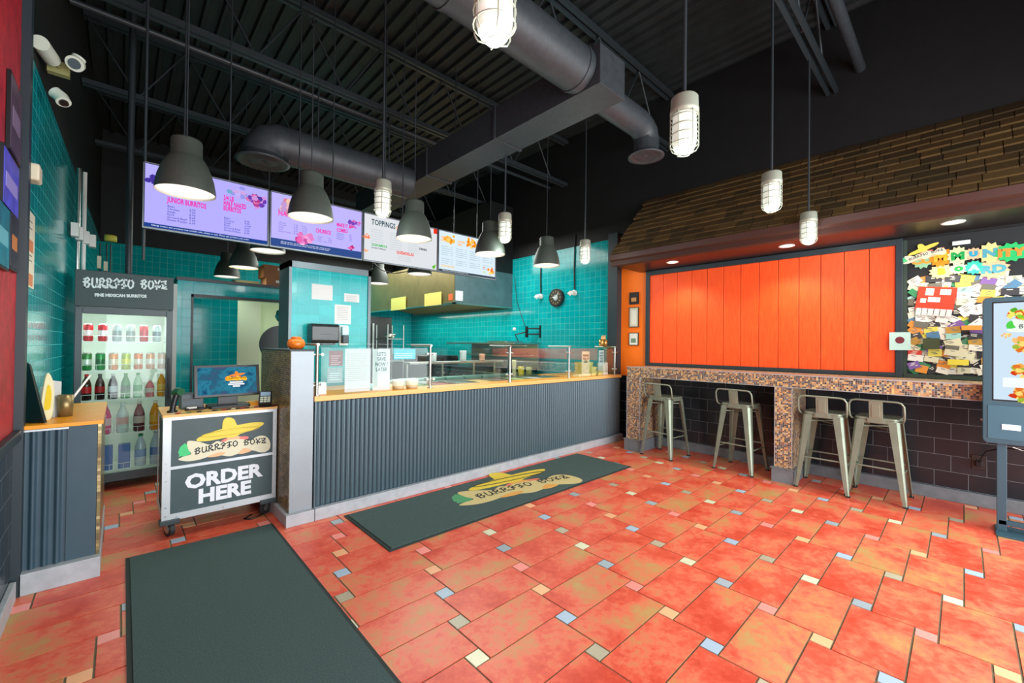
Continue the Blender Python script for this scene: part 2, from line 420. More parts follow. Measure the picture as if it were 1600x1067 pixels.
mb = MB(); mb.cm = 0; mb.box(XR, XR+.15, 3.7, YB, 0, 3.0); mb.cm = 1; mb.box(XR, XR+.15, -1.7, YB, 3.0, 5.1); mb.box(XR, XR+.15, -1.7, 3.09, 1.0, 3.0)
mb.cm = 2; mb.box(XR, XR+.15, 3.09, 3.7, .93, 3.0); mb.cm = 3; mb.box(XR, XR+.15, 3.09, 3.7, 0, .93); mb.box(XR, XR+.15, -1.7, 3.09, 0, 1.0)
struct(mb.build('wall_right', [TEAL, BLACK, ORANGE, BTILE]))
struct(bx(5.38, XR, 3.50, 3.66, 0, 3.05).build('trim_1', CTRIM))
struct(bx(-.4, -.365, 3.40, 3.475, .0, 3.6).build('trim_2', CTRIM))
mb = MB(); mb.box(-.4, -.37, -1.7, 3.40, .83, .885); struct(mb.build('trim_3', CTRIM, bevel=.005))
# storefront wall behind the photographer: mullions, glass, bulkhead
mb = MB(); mb.box(-.55, 5.65, -1.7, -1.6, 2.9, 5.1); mb.box(-.55, 5.65, -1.7, -1.6, 0, .12); struct(mb.build('wall_front', BLACK))
for i in range(5):
    x = -.45+i*1.475
    struct(bx(x, x+.06, -1.69, -1.61, .12, 2.9).build('trim_%d' % (4+i), DKP))
# corrugated roof deck
mb = MB(); y = -1.7; px_ = -.55
prof = []; x = -.55
while x < 5.6:
    prof += [(x, 4.86), (x+.09, 4.86), (x+.105, 4.82), (x+.135, 4.82), (x+.15, 4.86)]; x += .15
v = []; 
for (x, z) in prof: v += [(x, -1.7, z), (x, YB+.15, z)]
mb.add(v, [(2*i, 2*i+1, 2*i+3, 2*i+2) for i in range(len(prof)-1)])
mb.box(-.55, 5.65, -1.7, YB+.15, 5.0, 5.1)
struct(mb.build('ceiling', DECKM))
# curbs
struct(bx(-.4, -.375, -1.6, 3.37, 0, .1).build('baseboard_left', KICK, bevel=.004))
mb = MB()
for y0, y1 in ((-1.6, 1.15), (1.34, 2.82), (3.06, 3.36)):
    mb.box(XR-.025, XR, y0, y1, 0, .11)
struct(mb.build('baseboard_right', KICKD, bevel=.004))

# partition with the back doorway
struct(bx(.47, .60, 6.0, 6.5, 0, 2.05).build('wall_partition', TEAL))
struct(bx(.60, 2.6, 6.0, 6.5, 1.90, 2.05).build('wall_header', TEAL))
struct(bx(.42, .468, 5.98, 6.02, 0, 2.0).build('trim_9', mat('white_casing', '#c4ccc8', .5)))
struct(bx(.46, 2.62, 5.975, 6.52, 2.05, 2.085).build('trim_10', STEELP)); 
mb = MB(); mb.box(.595, 2.6, 5.985, 6.0, 1.87, 1.905); mb.box(.595, .615, 5.985, 6.0, 0, 1.9); struct(mb.build('trim_11', STEELP))
struct(bx(.55, 1.22, 7.0, 7.1, 0, 2.02).build('wall_corridor', TEAL))
struct(bx(1.22, 3.0, 7.6, 7.7, 0, 2.02).build('wall_store', PALEG))
d = struct(bx(1.27, 1.62, 7.55, 7.6, 0, 1.98).build('door_1', mat('door_pale', '#a8bfa4', .55), bevel=.005))
h = MB().cyl((1.58, 7.55, 1.0), (1.58, 7.49, 1.0), .02).cyl((1.58, 7.5, 1.0), (1.50, 7.5, 1.0), .012); h.build('door_handle', STEEL, d, world=True)
# tiled stub wall behind the sneeze guard
mb = MB(); mb.box(1.17, 1.925, 4.3, 4.6, 0, 2.09); struct(mb.build('wall_stub', TEAL))
mb = MB(); mb.box(1.15, 1.175, 4.285, 4.615, 0, 2.13); mb.box(1.915, 1.945, 4.285, 4.615, 0, 2.13); mb.box(1.15, 1.945, 4.285, 4.615, 2.07, 2.13)
struct(mb.build('trim_12', mat('steel_corner_trim', '#59666a', .35, metal=.5)))
# dark back wall above the board line hides nothing: black bulkhead over the hood
struct(bx(4.95, 5.5, 5.9, 9.6, 2.72, 4.0).build('wall_bulkhead', BLACK))

# ------------------------------------------------------------------ ceiling steel
for n, (y, lab) in enumerate(((.95, 'open web steel joist nearest the front, landing on the right wall'), (2.75, 'open web steel joist running over the main counter front'),
                  (4.6, 'open web steel joist above the menu screens'), (6.3, 'open web steel joist above the back doorway'), (8.1, 'open web steel joist deepest over the kitchen'))):
    t = thing('bar_joist', lab, 'roof joist', (0, y, 4.05), group=None)
    XL = -.39 if y < 3.4 else wlx(y)+.012
    a = MB(); a.M = Matrix.Translation((0, y, 4.05))
    for s_ in (-.05, .02):
        a.box(XL, 5.49, s_, s_+.03, 0, .05)
    a.build('bottom_chord', STEELP, t)
    a = MB()
    for s_ in (-.055, .02): a.box(XL, 5.49, y+s_, y+s_+.035, 4.76, 4.815)
    a.build('top_chord', STEELP, t)
    a = MB(); x = XL+.02; s = 0
    pts = []
    while x < 5.4: pts.append((x, y, 4.08 if s else 4.78)); x += .42; s ^= 1
    for p, q in zip(pts, pts[1:]): a.cyl(p, q, .011, n=6)
    a.build('web', STEELP, t)
def simple(name, mb, m_, label, cat, group=None, **k): return tag(mb.build(name, m_, **k), label, cat, group)
simple('steel_pipe', MB().cyl((-.33, 4.95, 4.12), (5.48, 4.95, 4.12), .025, n=10), STEELP, 'thin black steel pipe hung beside the joist over the menu screens', 'pipe')
simple('steel_pipe', MB().cyl((-.38, .72, 4.22), (5.49, .72, 4.22), .045, n=12), DUCTM, 'fat black pipe running beside the joist to the right wall', 'pipe')
simple('vertical_pipe', MB().cyl((.06, 5.75, 1.99), (.06, 5.75, 4.815), .028, n=10), STEELP, 'upright dark pipe rising over the drinks fridge', 'pipe')
# ducts
t = thing('rectangular_duct', 'dark rectangular duct running from the room back over the kitchen', 'air duct', (2.72, 1.83, 3.3))
bx(2.56, 2.89, 1.825, 6.2, 3.3, 3.6).build('duct_trunk', DUCTM, t, bevel=.004)
mb = MB()
for y in (3.0, 4.2, 5.4): mb.box(2.545, 2.905, y, y+.03, 3.29, 3.61)
mb.build('joint_flange', DUCTM, t)
mb = MB().cyl((2.89, 2.05, 3.42), (3.46, 2.05, 3.42), .118, n=24); mb.build('side_branch', DUCTM, t)
mb = MB().lathe([(.115, .12), (.115, .0), (.13, -.02), (.165, -.04), (.165, -.05), (.13, -.05), (.11, -.03), (.08, -.05), (.05, -.03), (0.0, -.05)], (3.62, 2.05, 3.2), 28)
mb.tube([(3.44, 2.05, 3.42), (3.53, 2.05, 3.41), (3.60, 2.05, 3.37), (3.62, 2.05, 3.30)], .116, 20); mb.build('ceiling_diffuser', DUCTM, t)
t = thing('round_duct', 'big round dark duct above the front counter, joining the rectangular one', 'air duct', (1.5, 2.0, 3.6))
mb = MB().cyl((-.38, 2.02, 3.47), (2.555, 2.02, 3.47), .165, n=36); mb.build('duct_pipe', DUCTM, t)
for x in (.3, 1.35, 2.5): MB().cyl((x-.015, 2.02, 3.47), (x+.015, 2.02, 3.47), .172, n=36).build('seam_band', DUCTM, t)
t = thing('round_duct', 'round dark duct hung above and behind the menu screens, with elbow diffuser', 'air duct', (1.8, 4.6, 3.3))
MB().cyl((1.2, 4.62, 3.32), (2.55, 4.62, 3.32), .18, n=32).build('duct_pipe', DUCTM, t)
mb = MB().tube([(1.25, 4.62, 3.32), (1.12, 4.62, 3.32), (1.04, 4.62, 3.29), (1.0, 4.62, 3.22), (.99, 4.62, 3.15)], .18, 24)
mb.lathe([(.18, .06), (.2, .02), (.235, 0), (.2, -.01), (.15, .02), (.1, -.01), (0, .02)], (.99, 4.62, 3.1), 28); mb.build('elbow_diffuser', DUCTM, t)
for (x, y, z, lab) in ((1.5, 4.63, 3.49, 'thin hanger rod holding the left end of the duct over the screens'), (2.3, 4.63, 3.49, 'thin hanger rod holding the right end of the duct over the screens')):
    simple('hanger_rod', MB().cyl((x, y, z), (x, y, 4.05), .008, n=6), STEELP, lab, 'rod')

# ------------------------------------------------------------------ shingled canopy over the bar
SOF = mat('soffit_brown_black', '#1f1a18', .35); GUT = mat('brown_gutter', '#40261f', .4)
YC0, YC1 = -1.55, 3.18; EX = 4.86
t = thing('shingle_canopy', 'brown cedar shingle canopy roof above the orange siding and snack bar', 'canopy', (5.2, 1, 2.42))
mb = MB(); mb.box(EX, XR-.002, YC0, YC1, 2.425, 2.46); mb.build('soffit', SOF, t)
mb = MB()
pf = [(EX, 2.425), (EX-.03, 2.44), (EX-.03, 2.49), (EX-.065, 2.51), (EX-.075, 2.575), (EX-.02, 2.585), (EX, 2.585)]
v = [(a, YC0, b) for a, b in pf]+[(a, YC1+.06, b) for a, b in pf]; n = len(pf)
mb.add(v, [tuple(range(n)), tuple(range(n, 2*n))]+[(i, (i+1) % n, n+(i+1) % n, n+i) for i in range(n)])
v = [(EX, YC1+d_, b) for d_, b in ((0, 2.425), (.03, 2.44), (.03, 2.49), (.055, 2.51), (.06, 2.575), (0, 2.585))]; n = len(v)
v += [(XR-.005, p[1], p[2]) for p in v]
mb.add(v, [tuple(range(n)), tuple(range(n, 2*n))]+[(i, (i+1) % n, n+(i+1) % n, n+i) for i in range(n)])
mb.build('gutter', GUT, t)
p0 = Vector((EX-.04, 0, 2.585)); p1 = Vector((XR-.02, 0, 3.43)); sl = (p1-p0); SL = sl.length; sl.normalize(); nr = Vector((-sl.z, 0, sl.x))
mb = MB(); mb.add([(p0.x, YC0, p0.z), (p0.x, YC1+.04, p0.z), (p1.x, 3.1, p1.z), (p1.x, YC0, p1.z), (XR-.01, YC0, 2.5), (XR-.01, YC1+.02, 2.5)], [(0, 1, 2, 3), (1, 5, 2), (0, 3, 4), (2, 5, 4, 3), (0, 4, 5, 1)])
mb.build('roof_core', SOF, t)
kk = NT('cedar_shingle'); at = kk.n('ShaderNodeAttribute', {'attribute_name': 'tint'})
mp = kk.n('ShaderNodeMapping'); kk.set(mp, 'Vector', kk.coord()); mp.inputs['Scale'].default_value = (2, 14, 2)
nn = kk.noise(mp.outputs[0], 7, 4)
kk.set(kk.b, 'Base Color', kk.mix(kk.math('MULTIPLY', nn, .5), at.outputs['Color'], lin('#2c1f0e'))); kk.b.inputs['Roughness'].default_value = .75; kk.bump(nn, .5, .004)
mb = MB(); rows = 11; rr = random.Random(5)
for r_ in range(rows):
    a0 = SL*r_/rows; a1 = SL*(r_+1)/rows+.02; ymax = YC1+.05-(YC1+.05-3.1)*r_/rows; y = YC0+rr.uniform(0, .1)
    while y < ymax:
        w = rr.uniform(.13, .23); ye = min(y+w-.006, ymax)
        if ye-y > .03:
            q = rr.uniform(-.006, .006); th = rr.uniform(.02, .028)
            c = lin(rr.choice(['#5a431d', '#654b22', '#4f3b1b', '#5e4a26', '#483819', '#6a5127']))[:3]; mb.ct = c
            A = p0+sl*(a0+q); Bq = p0+sl*a1
            A1 = A+nr*th; B1 = Bq+nr*.004
            mb.add([(A.x, y, A.z), (A.x, ye, A.z), (Bq.x, ye, Bq.z), (Bq.x, y, Bq.z), (A1.x, y, A1.z), (A1.x, ye, A1.z), (B1.x, ye, B1.z), (B1.x, y, B1.z)],
                   [(0, 1, 2, 3), (4, 7, 6, 5), (0, 4, 5, 1), (1, 5, 6, 2), (2, 6, 7, 3), (3, 7, 4, 0)])
        y += w
mb.build('shingles', kk.m, t)
for y, lab in ((2.50, 'round recessed soffit light at the far left end of the canopy'), (1.26, 'round recessed soffit light over the middle of the snack bar'), (.06, 'round recessed soffit light above the community board'), (-1.2, 'round recessed soffit light beyond the order kiosk')):
    t = thing('recessed_downlight', lab, 'ceiling light', (5.08, y, 2.425))
    MB().lathe([(.055, -.001), (.07, -.006), (.075, -.001), (.075, 0)], (5.08, y, 2.425), 24).build('trim_ring', WHITE, t)
    MB().lathe([(0, -.002), (.055, -.002)], (5.08, y, 2.425), 24).build('lens', glow('downlight_glow', '#fff0c0', 6), t)
    spot('downlight_lamp', (5.08, y, 2.41), 34, (1, .86, .62), 125, .05)

# ------------------------------------------------------------------ siding and community board
t = thing('siding_panel', 'vermilion vertical wood siding framed in black above the snack bar', 'wall panel', (5.48, 1.7, 1.13))
mb = MB(); n = 13; y0, y1 = .445, 3.02; w = (y1-y0)/n
for i in range(n): mb.box(5.470, 5.484, y0+i*w+.003, y0+(i+1)*w-.003, 1.135, 2.36)
mb.build('siding_boards', SIDING, t, bevel=.002)
bx(5.484, 5.498, y0, y1, 1.13, 2.365).build('backing', mat('dark_groove', '#7c1c06', .7), t)
mb = MB(); mb.box(5.45, 5.499, 3.02, 3.075, 1.095, 2.42); mb.box(5.45, 5.499, .445, 3.02, 2.36, 2.42); mb.box(5.45, 5.499, .445, 3.02, 1.095, 1.135); mb.box(5.45, 5.499, .395, .445, 1.095, 2.42)
mb.build('frame', CTRIM, t, bevel=.003)
bd = thing('community_board', 'black community notice board buried in business cards beside the orange siding', 'notice board', (5.48, -.5, 1.13))
bx(5.485, 5.498, -1.4, .39, 1.13, 2.4).build('board_panel', mat('black_felt', '#26292b', .9), bd)
mb = MB(); mb.box(5.465, 5.499, -1.45, .39, 1.095, 1.13); mb.box(5.465, 5.499, .365, .394, 1.13, 2.4); mb.build('frame', mat('green_black_frame', '#2c4038', .5), bd)
CC = ['#e6e4d6', '#dcdacb', '#d9d7b8', '#cfc8a4', '#e9e7de', '#33343a', '#23262c', '#3c3f45', '#b98f3d', '#c9352a', '#d8cf5a', '#4f7fa3', '#2f8a5a', '#7b5aa0', '#e0923a', '#9ad0c8', '#6a6a5e']
CN = ['white', 'white', 'cream', 'tan', 'white', 'black', 'black', 'charcoal', 'brown', 'red', 'yellow', 'blue', 'green', 'purple', 'orange', 'turquoise', 'grey']
LINE = mat('card_print', '#6a6f70', .8); LINEW = mat('card_print_pale', '#d9dccb', .8)
rr = random.Random(21); cnt = 0
for r_ in range(17):
    for c_ in range(11):
        y = .325-c_*.067+rr.uniform(-.014, .014); z = 1.17+r_*.052+rr.uniform(-.01, .01)
        if z > 2.0 and c_ > 4 and rr.random() < .35: continue
        kx = rr.choice([0, 1, 2, 3, 4, 0, 1, 4, 5, 6, 7, 5, 6, 1, 4, 2]+list(range(8, 17))); w = rr.uniform(.08, .11); hh = rr.uniform(.05, .07)
        if y+w/2 > .36: y = .36-w/2
        M_ = Matrix.Translation((5.4835-.0009*((cnt*7) % 13)-.0005, y, max(z, 1.17))) @ Matrix.Rotation(rr.choice([rr.uniform(-.8, .8), rr.uniform(-.3, .3)]), 4, 'X')
        mb = MB(); mb.M = M_; mb.cm = 0; mb.box(-.0004, .0004, -w/2, w/2, -hh/2, hh/2); mb.cm = 1
        for q in range(rr.randrange(1, 4)):
            a = rr.uniform(-w*.35, 0); zz = hh*(.28-.2*q); mb.box(-.0007, -.0003, a, a+w*rr.uniform(.2, .45), zz-.003, zz+.003)
        o = mb.build('business_card', [mat('card_'+CN[kx]+str(kx), CC[kx], .6), LINEW if kx in (5, 6, 7, 9, 13) else LINE])
        tag(o, '%s business card pinned among the crowd on the community board' % CN[kx], 'card', '%s business cards on the community board' % CN[kx]); cnt += 1
def burst(yc, zc, ry, rz, col, txt, tc, lab, tip=13, dx=0):
    mb = MB(); P = []
    for i in range(tip*2):
        a = 2*pi*i/(tip*2); q = 1 if i % 2 else .78; P.append((yc+ry*q*cos(a), zc+rz*q*sin(a)))
    x = 5.468-dx
    mb.prism(P, lambda u, v: (x+.002, u, v), lambda u, v: (x, u, v))
    t = thing('starburst_sign', lab, 'paper sign', (x, yc, zc-rz))
    mb.build('paper_burst', mat('paper_'+col[1:], col, .8), t)
    text('lettering', txt, rz*1.0, fr_x(x-.0008, yc+.0, zc-rz*.35), mat('ink_'+tc[1:], tc, .8), t, .006, 'CENTER', 1.2)
B_ = [((1441, 407), .075, .08, '#8cc49a', 'CO', '#f0a03c', 'pale green paper starburst lettered CO in orange'), ((1469.5, 402), .078, .095, '#ff8a12', 'M', '#ffb52a', 'bright orange paper starburst lettered M'),
      ((1496.5, 400), .07, .09, '#d9dba8', 'M', '#12a04a', 'cream paper starburst lettered M in green'), ((1521, 396.5), .07, .055, '#f0b890', 'U', '#2aa0c0', 'peach paper starburst lettered U in blue'),
      ((1547, 395), .075, .095, '#dfcf8a', 'N', '#4f9fb0', 'sand coloured paper starburst lettered N in blue'), ((1580, 394), .1, .085, '#25b864', 'ITY', '#f08a30', 'green paper starburst lettered ITY beside the kiosk top'),
      ((1471, 424), .085, .07, '#ecc998', 'B', '#f2b030', 'pale peach paper starburst lettered B in yellow'), ((1498, 420), .065, .05, '#cfdfb8', 'O', '#12a04a', 'small cream paper starburst lettered O in green'),
      ((1522, 418), .06, .065, '#2fc4a4', 'A', '#9fe0d8', 'turquoise paper starburst lettered A'), ((1552, 420), .1, .09, '#efb78e', 'RD', '#4f9fb0', 'large peach paper starburst lettered RD in blue')]
def hitx(px, py, X):
    d_ = fw+(px-800)/FPX*r2-(py-533.5)/FPX*u2; q = EYE+d_*(X/d_.x); return q.y, q.z
for i, (P, a, b, c1, tx, c2, lab) in enumerate(B_):
    y, z = hitx(P[0], P[1], 5.47); burst(y, z, a, b, c1, tx, c2, lab, 11+i % 4, .0022*(i % 3))
y, z = hitx(1434, 396, 5.462)
t = thing('burrito_cutout', 'paper cutout of a wrapped burrito under a yellow hat on the community board', 'paper sign', (5.462, y+.13, z-.08)); 
logo(t, fr_x(5.462, y+.10, z-.09) @ Matrix.Rotation(R(14), 4, 'Z'), .30, th=.0006)
y, z = hitx(1462, 467, 5.46)
t = thing('red_flyer', 'red flyer with white coupons and tear-off tabs on the community board', 'flyer', (5.46, y, z-.13))
mb = MB(); mb.M = Matrix.Translation((5.46, y, z)) @ Matrix.Rotation(R(8), 4, 'X'); mb.box(0, .0015, -.125, .125, -.10, .11); mb.build('flyer_sheet', mat('flyer_red', '#e0391f', .7), t)
mb = MB(); mb.M = Matrix.Translation((5.4594, y, z)) @ Matrix.Rotation(R(8), 4, 'X')
for a, b, c, d_ in ((.02, .075, .03, .095), (-.09, -.02, .04, .09), (-.03, .05, -.03, .015), (.06, .1, -.04, .0)): mb.box(-.0004, .0004, a, b, c, d_)
for q in range(6): mb.box(-.0004, .0004, -.12+q*.04, -.085+q*.04, -.155, -.09)
mb.build('coupon', PAPER, t)
y, z = hitx(1406, 533, 5.44)
t = thing('pinned_flyer', 'pale blue flyer with round red badge pinned over the edge of the siding', 'flyer', (5.44, y, z-.08))
bx(5.441, 5.443, y-.075, y+.075, z-.085, z+.085).build('flyer_sheet', mat('pale_blue_paper', '#b9dcd6', .8), t)
MB().cyl((5.441, y, z+.01), (5.4395, y, z+.01), .033, n=20).build('badge', mat('dark_red_badge', '#6f2230', .7), t)
for P, w, hh, c, lab in (((1502, 379), .11, .035, '#d8e8e2', 'small white and red folded card pinned above the starbursts'), ((1455, 537), .11, .10, '#3f4a2f', 'dark green poster with a pale round crest on the community board'), ((1497, 566), .13, .05, '#e8d84a', 'long yellow card low on the community board'), ((1518, 512), .12, .04, '#e8963a', 'orange hot dog shaped card on the community board')):
    y, z = hitx(P[0], P[1], 5.455); t = tag(bx(5.454, 5.456, y-w/2, y+w/2, z-hh/2, z+hh/2).build('notice_card', mat('notice_'+c[1:], c, .8)), lab, 'card')
# framed notices on the orange wall
for (z0, z1, c, c2, lab) in ((1.975, 2.15, '#201a18', '#c98d4a', 'small dark framed poster topmost on the orange wall'), (1.64, 1.93, '#c9cdb8', '#dfe2d2', 'tall narrow framed sheet in the middle of the orange wall'), (1.375, 1.56, '#dfe5da', '#6f8f78', 'square white notice lowest on the orange wall')):
    t = thing('framed_notice', lab, 'framed notice', (5.49, 3.28, z0))
    bx(5.482, 5.499, 3.205, 3.355, z0, z1).build('frame', mat('notice_frame_'+c[1:], c, .5) if z1 > 2 else mat('dark_frame', '#3a3a34', .5), t)
    bx(5.479, 5.4825, 3.215, 3.345, z0+.01, z1-.01).build('sheet', mat('sheet_'+c[1:], c, .6), t)
    bx(5.477, 5.4795, 3.24, 3.32, z0+.04, (z0+z1)/2+.01 if z1 < 1.6 or z1 > 2 else z1-.04).build('print', mat('print_'+c2[1:], c2, .6), t)
# wall outlet
t = thing('wall_outlet', 'black wall outlet with plugged cable near the kiosk leg', 'outlet', (5.49, -.095, .33))
bx(5.488, 5.499, -.14, -.05, .32, .445).build('cover_plate', mat('brown_black_plate', '#2a211f', .4), t, bevel=.003)
bx(5.45, 5.489, -.115, -.075, .35, .40).build('plug', DKP, t, bevel=.004)
MB().tube([(5.46, -.095, .38), (5.42, -.10, .42), (5.40, -.13, .50), (5.30, -.22, .56), (5.1, -.35, .60)], .005, 6).build('cable', DKP, t)

# ------------------------------------------------------------------ mosaic snack bar
t = thing('snack_bar', 'mosaic tiled snack bar counter along the right wall', 'counter', (5.2, 1.2, 0))
bx(4.93, 5.499, -1.5, 3.04, .965, 1.09).build('bar_top', MOS, t)
mb = MB(); mb.box(4.926, 4.932, -1.5, 3.045, 1.086, 1.094); mb.box(4.926, 4.932, -1.5, 2.85, .962, .967); mb.build('edge_strip', ALU, t)
for y0, y1 in ((2.85, 3.04), (1.17, 1.32)):
    pl = bx(4.93, 5.474, y0, y1, .15, .965).build('pillar', MOS, t)
    mb = MB(); mb.box(4.927, 4.932, y0-.003, y0+.003, .15, .965); mb.box(4.927, 4.932, y1-.003, y1+.003, .15, .965); mb.build('corner_strip', ALU, pl)
    mb = MB(); mb.box(4.905, 5.474, y0-.02, y1+.02, 0, .14); mb.box(4.895, 5.474, y0-.03, y1+.03, .14, .15); mb.build('plinth', KICKD, pl)

# ------------------------------------------------------------------ bar stools
GUN = mat('gunmetal_olive_steel', '#8b9784', .42, metal=.4, noise=.1, nscale=8)
def stool(x, y, rz, label):
    t = thing('bar_stool', label, 'bar stool', (x, y, 0), rz, 'metal stools at the snack bar')
    S = .155; H = .735
    mb = MB().rbox(-S, S, -S, S, H-.012, H+.008, .045, 5); mb.rbox(-S+.004, S-.004, -S+.004, S-.004, H-.045, H-.012, .045, 5)
    mb.build('seat', GUN, t, world=False, bevel=.004)
    for sx in (-1, 1):
        for sy in (-1, 1):
            mb = MB(); A = Vector((sx*.118, sy*.118, H-.02)); Bq = Vector((sx*.202, sy*.202, 0))
            def ring(c, w, o):   # L-shaped channel, outer corner bevelled
                q = [(o, o-w), (o, o-w*.25), (o-w*.25, o), (o-w, o), (o-w, o-.004), (o-w*.27, o-.004), (o-.004, o-w*.27), (o-.004, o-w)]
                return [(c.x+sx*a, c.y+sy*b, c.z) for a, b in q]
            r0 = ring(A, .075, .036); r1 = ring(A.lerp(Bq, .9), .036, .014); r3 = ring(Bq, .024, .010)
            v = r0+r1+r3; n = 8
            mb.add(v, [tuple(range(n)), tuple(range(2*n, 3*n))]+[(k*n+i, k*n+(i+1) % n, (k+1)*n+(i+1) % n, (k+1)*n+i) for k in range(2) for i in range(n)])
            lg = mb.build('leg', GUN, t, world=False)
            MB().box(Bq.x-.016, Bq.x+.016, Bq.y-.016, Bq.y+.016, 0, .012).build('foot_cap', RUB, lg, world=False)
    f = lambda z: .202-.084*z/(H-.02)
    for z, ax in ((.30, 0), (.255, 1)):
        q = f(z)
        for s_ in (-1, 1):
            p = [(s_*q, -q, z), (s_*q, q, z)] if ax == 0 else [(-q, s_*q, z), (q, s_*q, z)]
            MB().cyl(p[0], p[1], .0075, n=8).build('footrest_rod', GUN, t, world=False)
    mb = MB(); q = f(.64); mb.cyl((-q, -q, .64), (q, q, .64), .007, n=8); mb.cyl((-q, q, .652), (q, -q, .652), .007, n=8); mb.build('cross_brace', GUN, t, world=False)
    pts = []
    for s_ in (-1, 1):
        P = [(-.06, s_*.16, .715), (-.12, s_*.178, .72), (-.158, s_*.187, .745), (-.175, s_*.19, .80), (-.185, s_*.188, .86), (-.19, s_*.17, .89), (-.192, s_*.14, .898)]
        pts += P if s_ < 0 else P[::-1]
    MB().tube(pts, .0085, 8).build('back_rail', GUN, t, world=False)
    mb = MB(); mb.M = Matrix.Translation((-.165, 0, .72)) @ Matrix.Rotation(R(-9), 4, 'Y')
    mb.box(-.002, .002, -.048, .048, -.02, .175); mb.box(-.006, -.002, -.03, .03, .03, .15); mb.build('back_plate', GUN, t, world=False, bevel=.003)
    mb = MB(); mb.box(-.168, -.155, -.06, .06, .70, .735)
    for s_ in (-.04, .04): mb.cyl((-.168, s_, .718), (-.173, s_, .718), .006, n=8)
    mb.build('back_bracket', GUN, t, world=False)
stool(5.045, 2.56, R(-5), 'gunmetal bar stool beside the left mosaic pillar, leftmost of four')
stool(5.10, 1.70, R(-5), 'gunmetal bar stool standing alone before the middle mosaic pillar, second from left')
stool(5.095, .925, R(1), 'gunmetal bar stool just right of the middle mosaic pillar, third from left')
stool(5.14, .53, R(-1.5), 'gunmetal bar stool rightmost of four, nearest the order kiosk')

# ------------------------------------------------------------------ main counter
YF = 3.42
def corrugated(x0, x1, pitch, y, z0, z1, amp, seg=6):
    mb = MB(); P = []; n = round((x1-x0)/pitch); pitch = (x1-x0)/n
    for i in range(n):
        for k in range(seg):
            a = k/seg; P.append((x0+(i+a)*pitch, y-amp*(max(0, sin(a/.56*pi))**.6) if a < .56 else y))
    P.append((x1, y))
    v = [(a, b, z0) for a, b in P]+[(a, b, z1) for a, b in P]; N = len(P)
    mb.add(v, [(i, i+1, N+i+1, N+i) for i in range(N-1)], True)
    mb.box(x0, x1, y+.012, y+.03, z0, z1)
    return mb
t = thing('service_counter', 'long charcoal corrugated service counter with orange top', 'counter', (3.2, 3.75, 0))
corrugated(1.125, 5.37, .0385, YF+.016, .09, .90, .021, 9).build('corrugated_front', CORR, t)
bx(1.12, 5.37, YF+.045, 4.15, .09, .90).build('carcass', CTRIM, t)
mb = MB(); mb.cm = 0; mb.box(1.107, 5.375, YF-.005, 3.64, .912, .945); mb.box(1.107, 2.08, 3.64, 4.18, .912, .945); mb.box(4.42, 5.375, 3.64, 4.18, .912, .945); mb.cm = 1; mb.box(1.107, 5.375, YF-.012, YF-.004, .908, .947)
mb.build('countertop', [YTOP, YEDGE], t)
bx(2.085, 4.415, 3.645, 4.18, .90, .918).build('steel_well_top', STEEL, t)
mb = MB(); mb.box(1.125, 5.37, YF-.006, YF+.02, .075, .095); mb.box(1.112, 1.125, YF-.008, YF+.03, .09, .905); mb.build('edge_strip', CORR, t)
mb = MB(); mb.box(1.112, 5.375, 3.375, 3.44, 0, .09); mb.build('kick_base', KICK, t, bevel=.003)
t = thing('end_partition', 'low mosaic sided partition at the left end of the service counter', 'partition', (1.0, 3.8, 0))
bx(.935, 1.1, 3.425, 4.29, .09, 1.295).build('mosaic_core', MOSB, t)
bx(.938, 1.1, 3.412, 3.425, .09, 1.295).build('front_panel', mat('grey_metal_panel', '#8d989e', .4, metal=.35, noise=.04, nscale=6), t)
bx(.91, 1.108, 3.375, 4.3, 0, .089).build('kick_base', KICK, t, bevel=.003)
bx(.925, 1.105, 3.408, 4.30, 1.295, 1.31).build('cap', CTRIM, t, bevel=.003)
# sneeze guard
t = thing('sneeze_guard', 'clear glass sneeze guard on steel posts along the service counter', 'sneeze guard', (3.2, 3.47, .945))
PX = [1.135, 2.16, 3.19, 4.22, 5.26]
for i, x in enumerate(PX):
    p = MB().cyl((x, 3.45, .9475), (x, 3.45, 1.34), .0125, n=12).cyl((x, 3.45, .9475), (x, 3.45, .953), .026, n=14)
    p = p.build('post', STEEL, t)
    mb = MB().cyl((x, 3.43, 1.348), (x, 3.80, 1.348), .011, n=10)
    for z in (1.03, 1.27):
        mb.cyl((x-.035, 3.45, z), (x+.035, 3.45, z), .006, n=8)
    for s_ in (-.035, .035):
        for z in (1.03, 1.27): mb.cyl((x+s_, 3.435, z), (x+s_, 3.465, z), .011, n=10)
    mb.build('clamp_arm', STEEL, p)
for a, b in zip(PX, PX[1:]):
    bx(a+.03, b-.03, 3.447, 3.453, .985, 1.325).build('glass_pane', GLASS, t)
bx(1.12, 5.36, 3.44, 3.82, 1.352, 1.358).build('glass_shelf', GLASS, t)

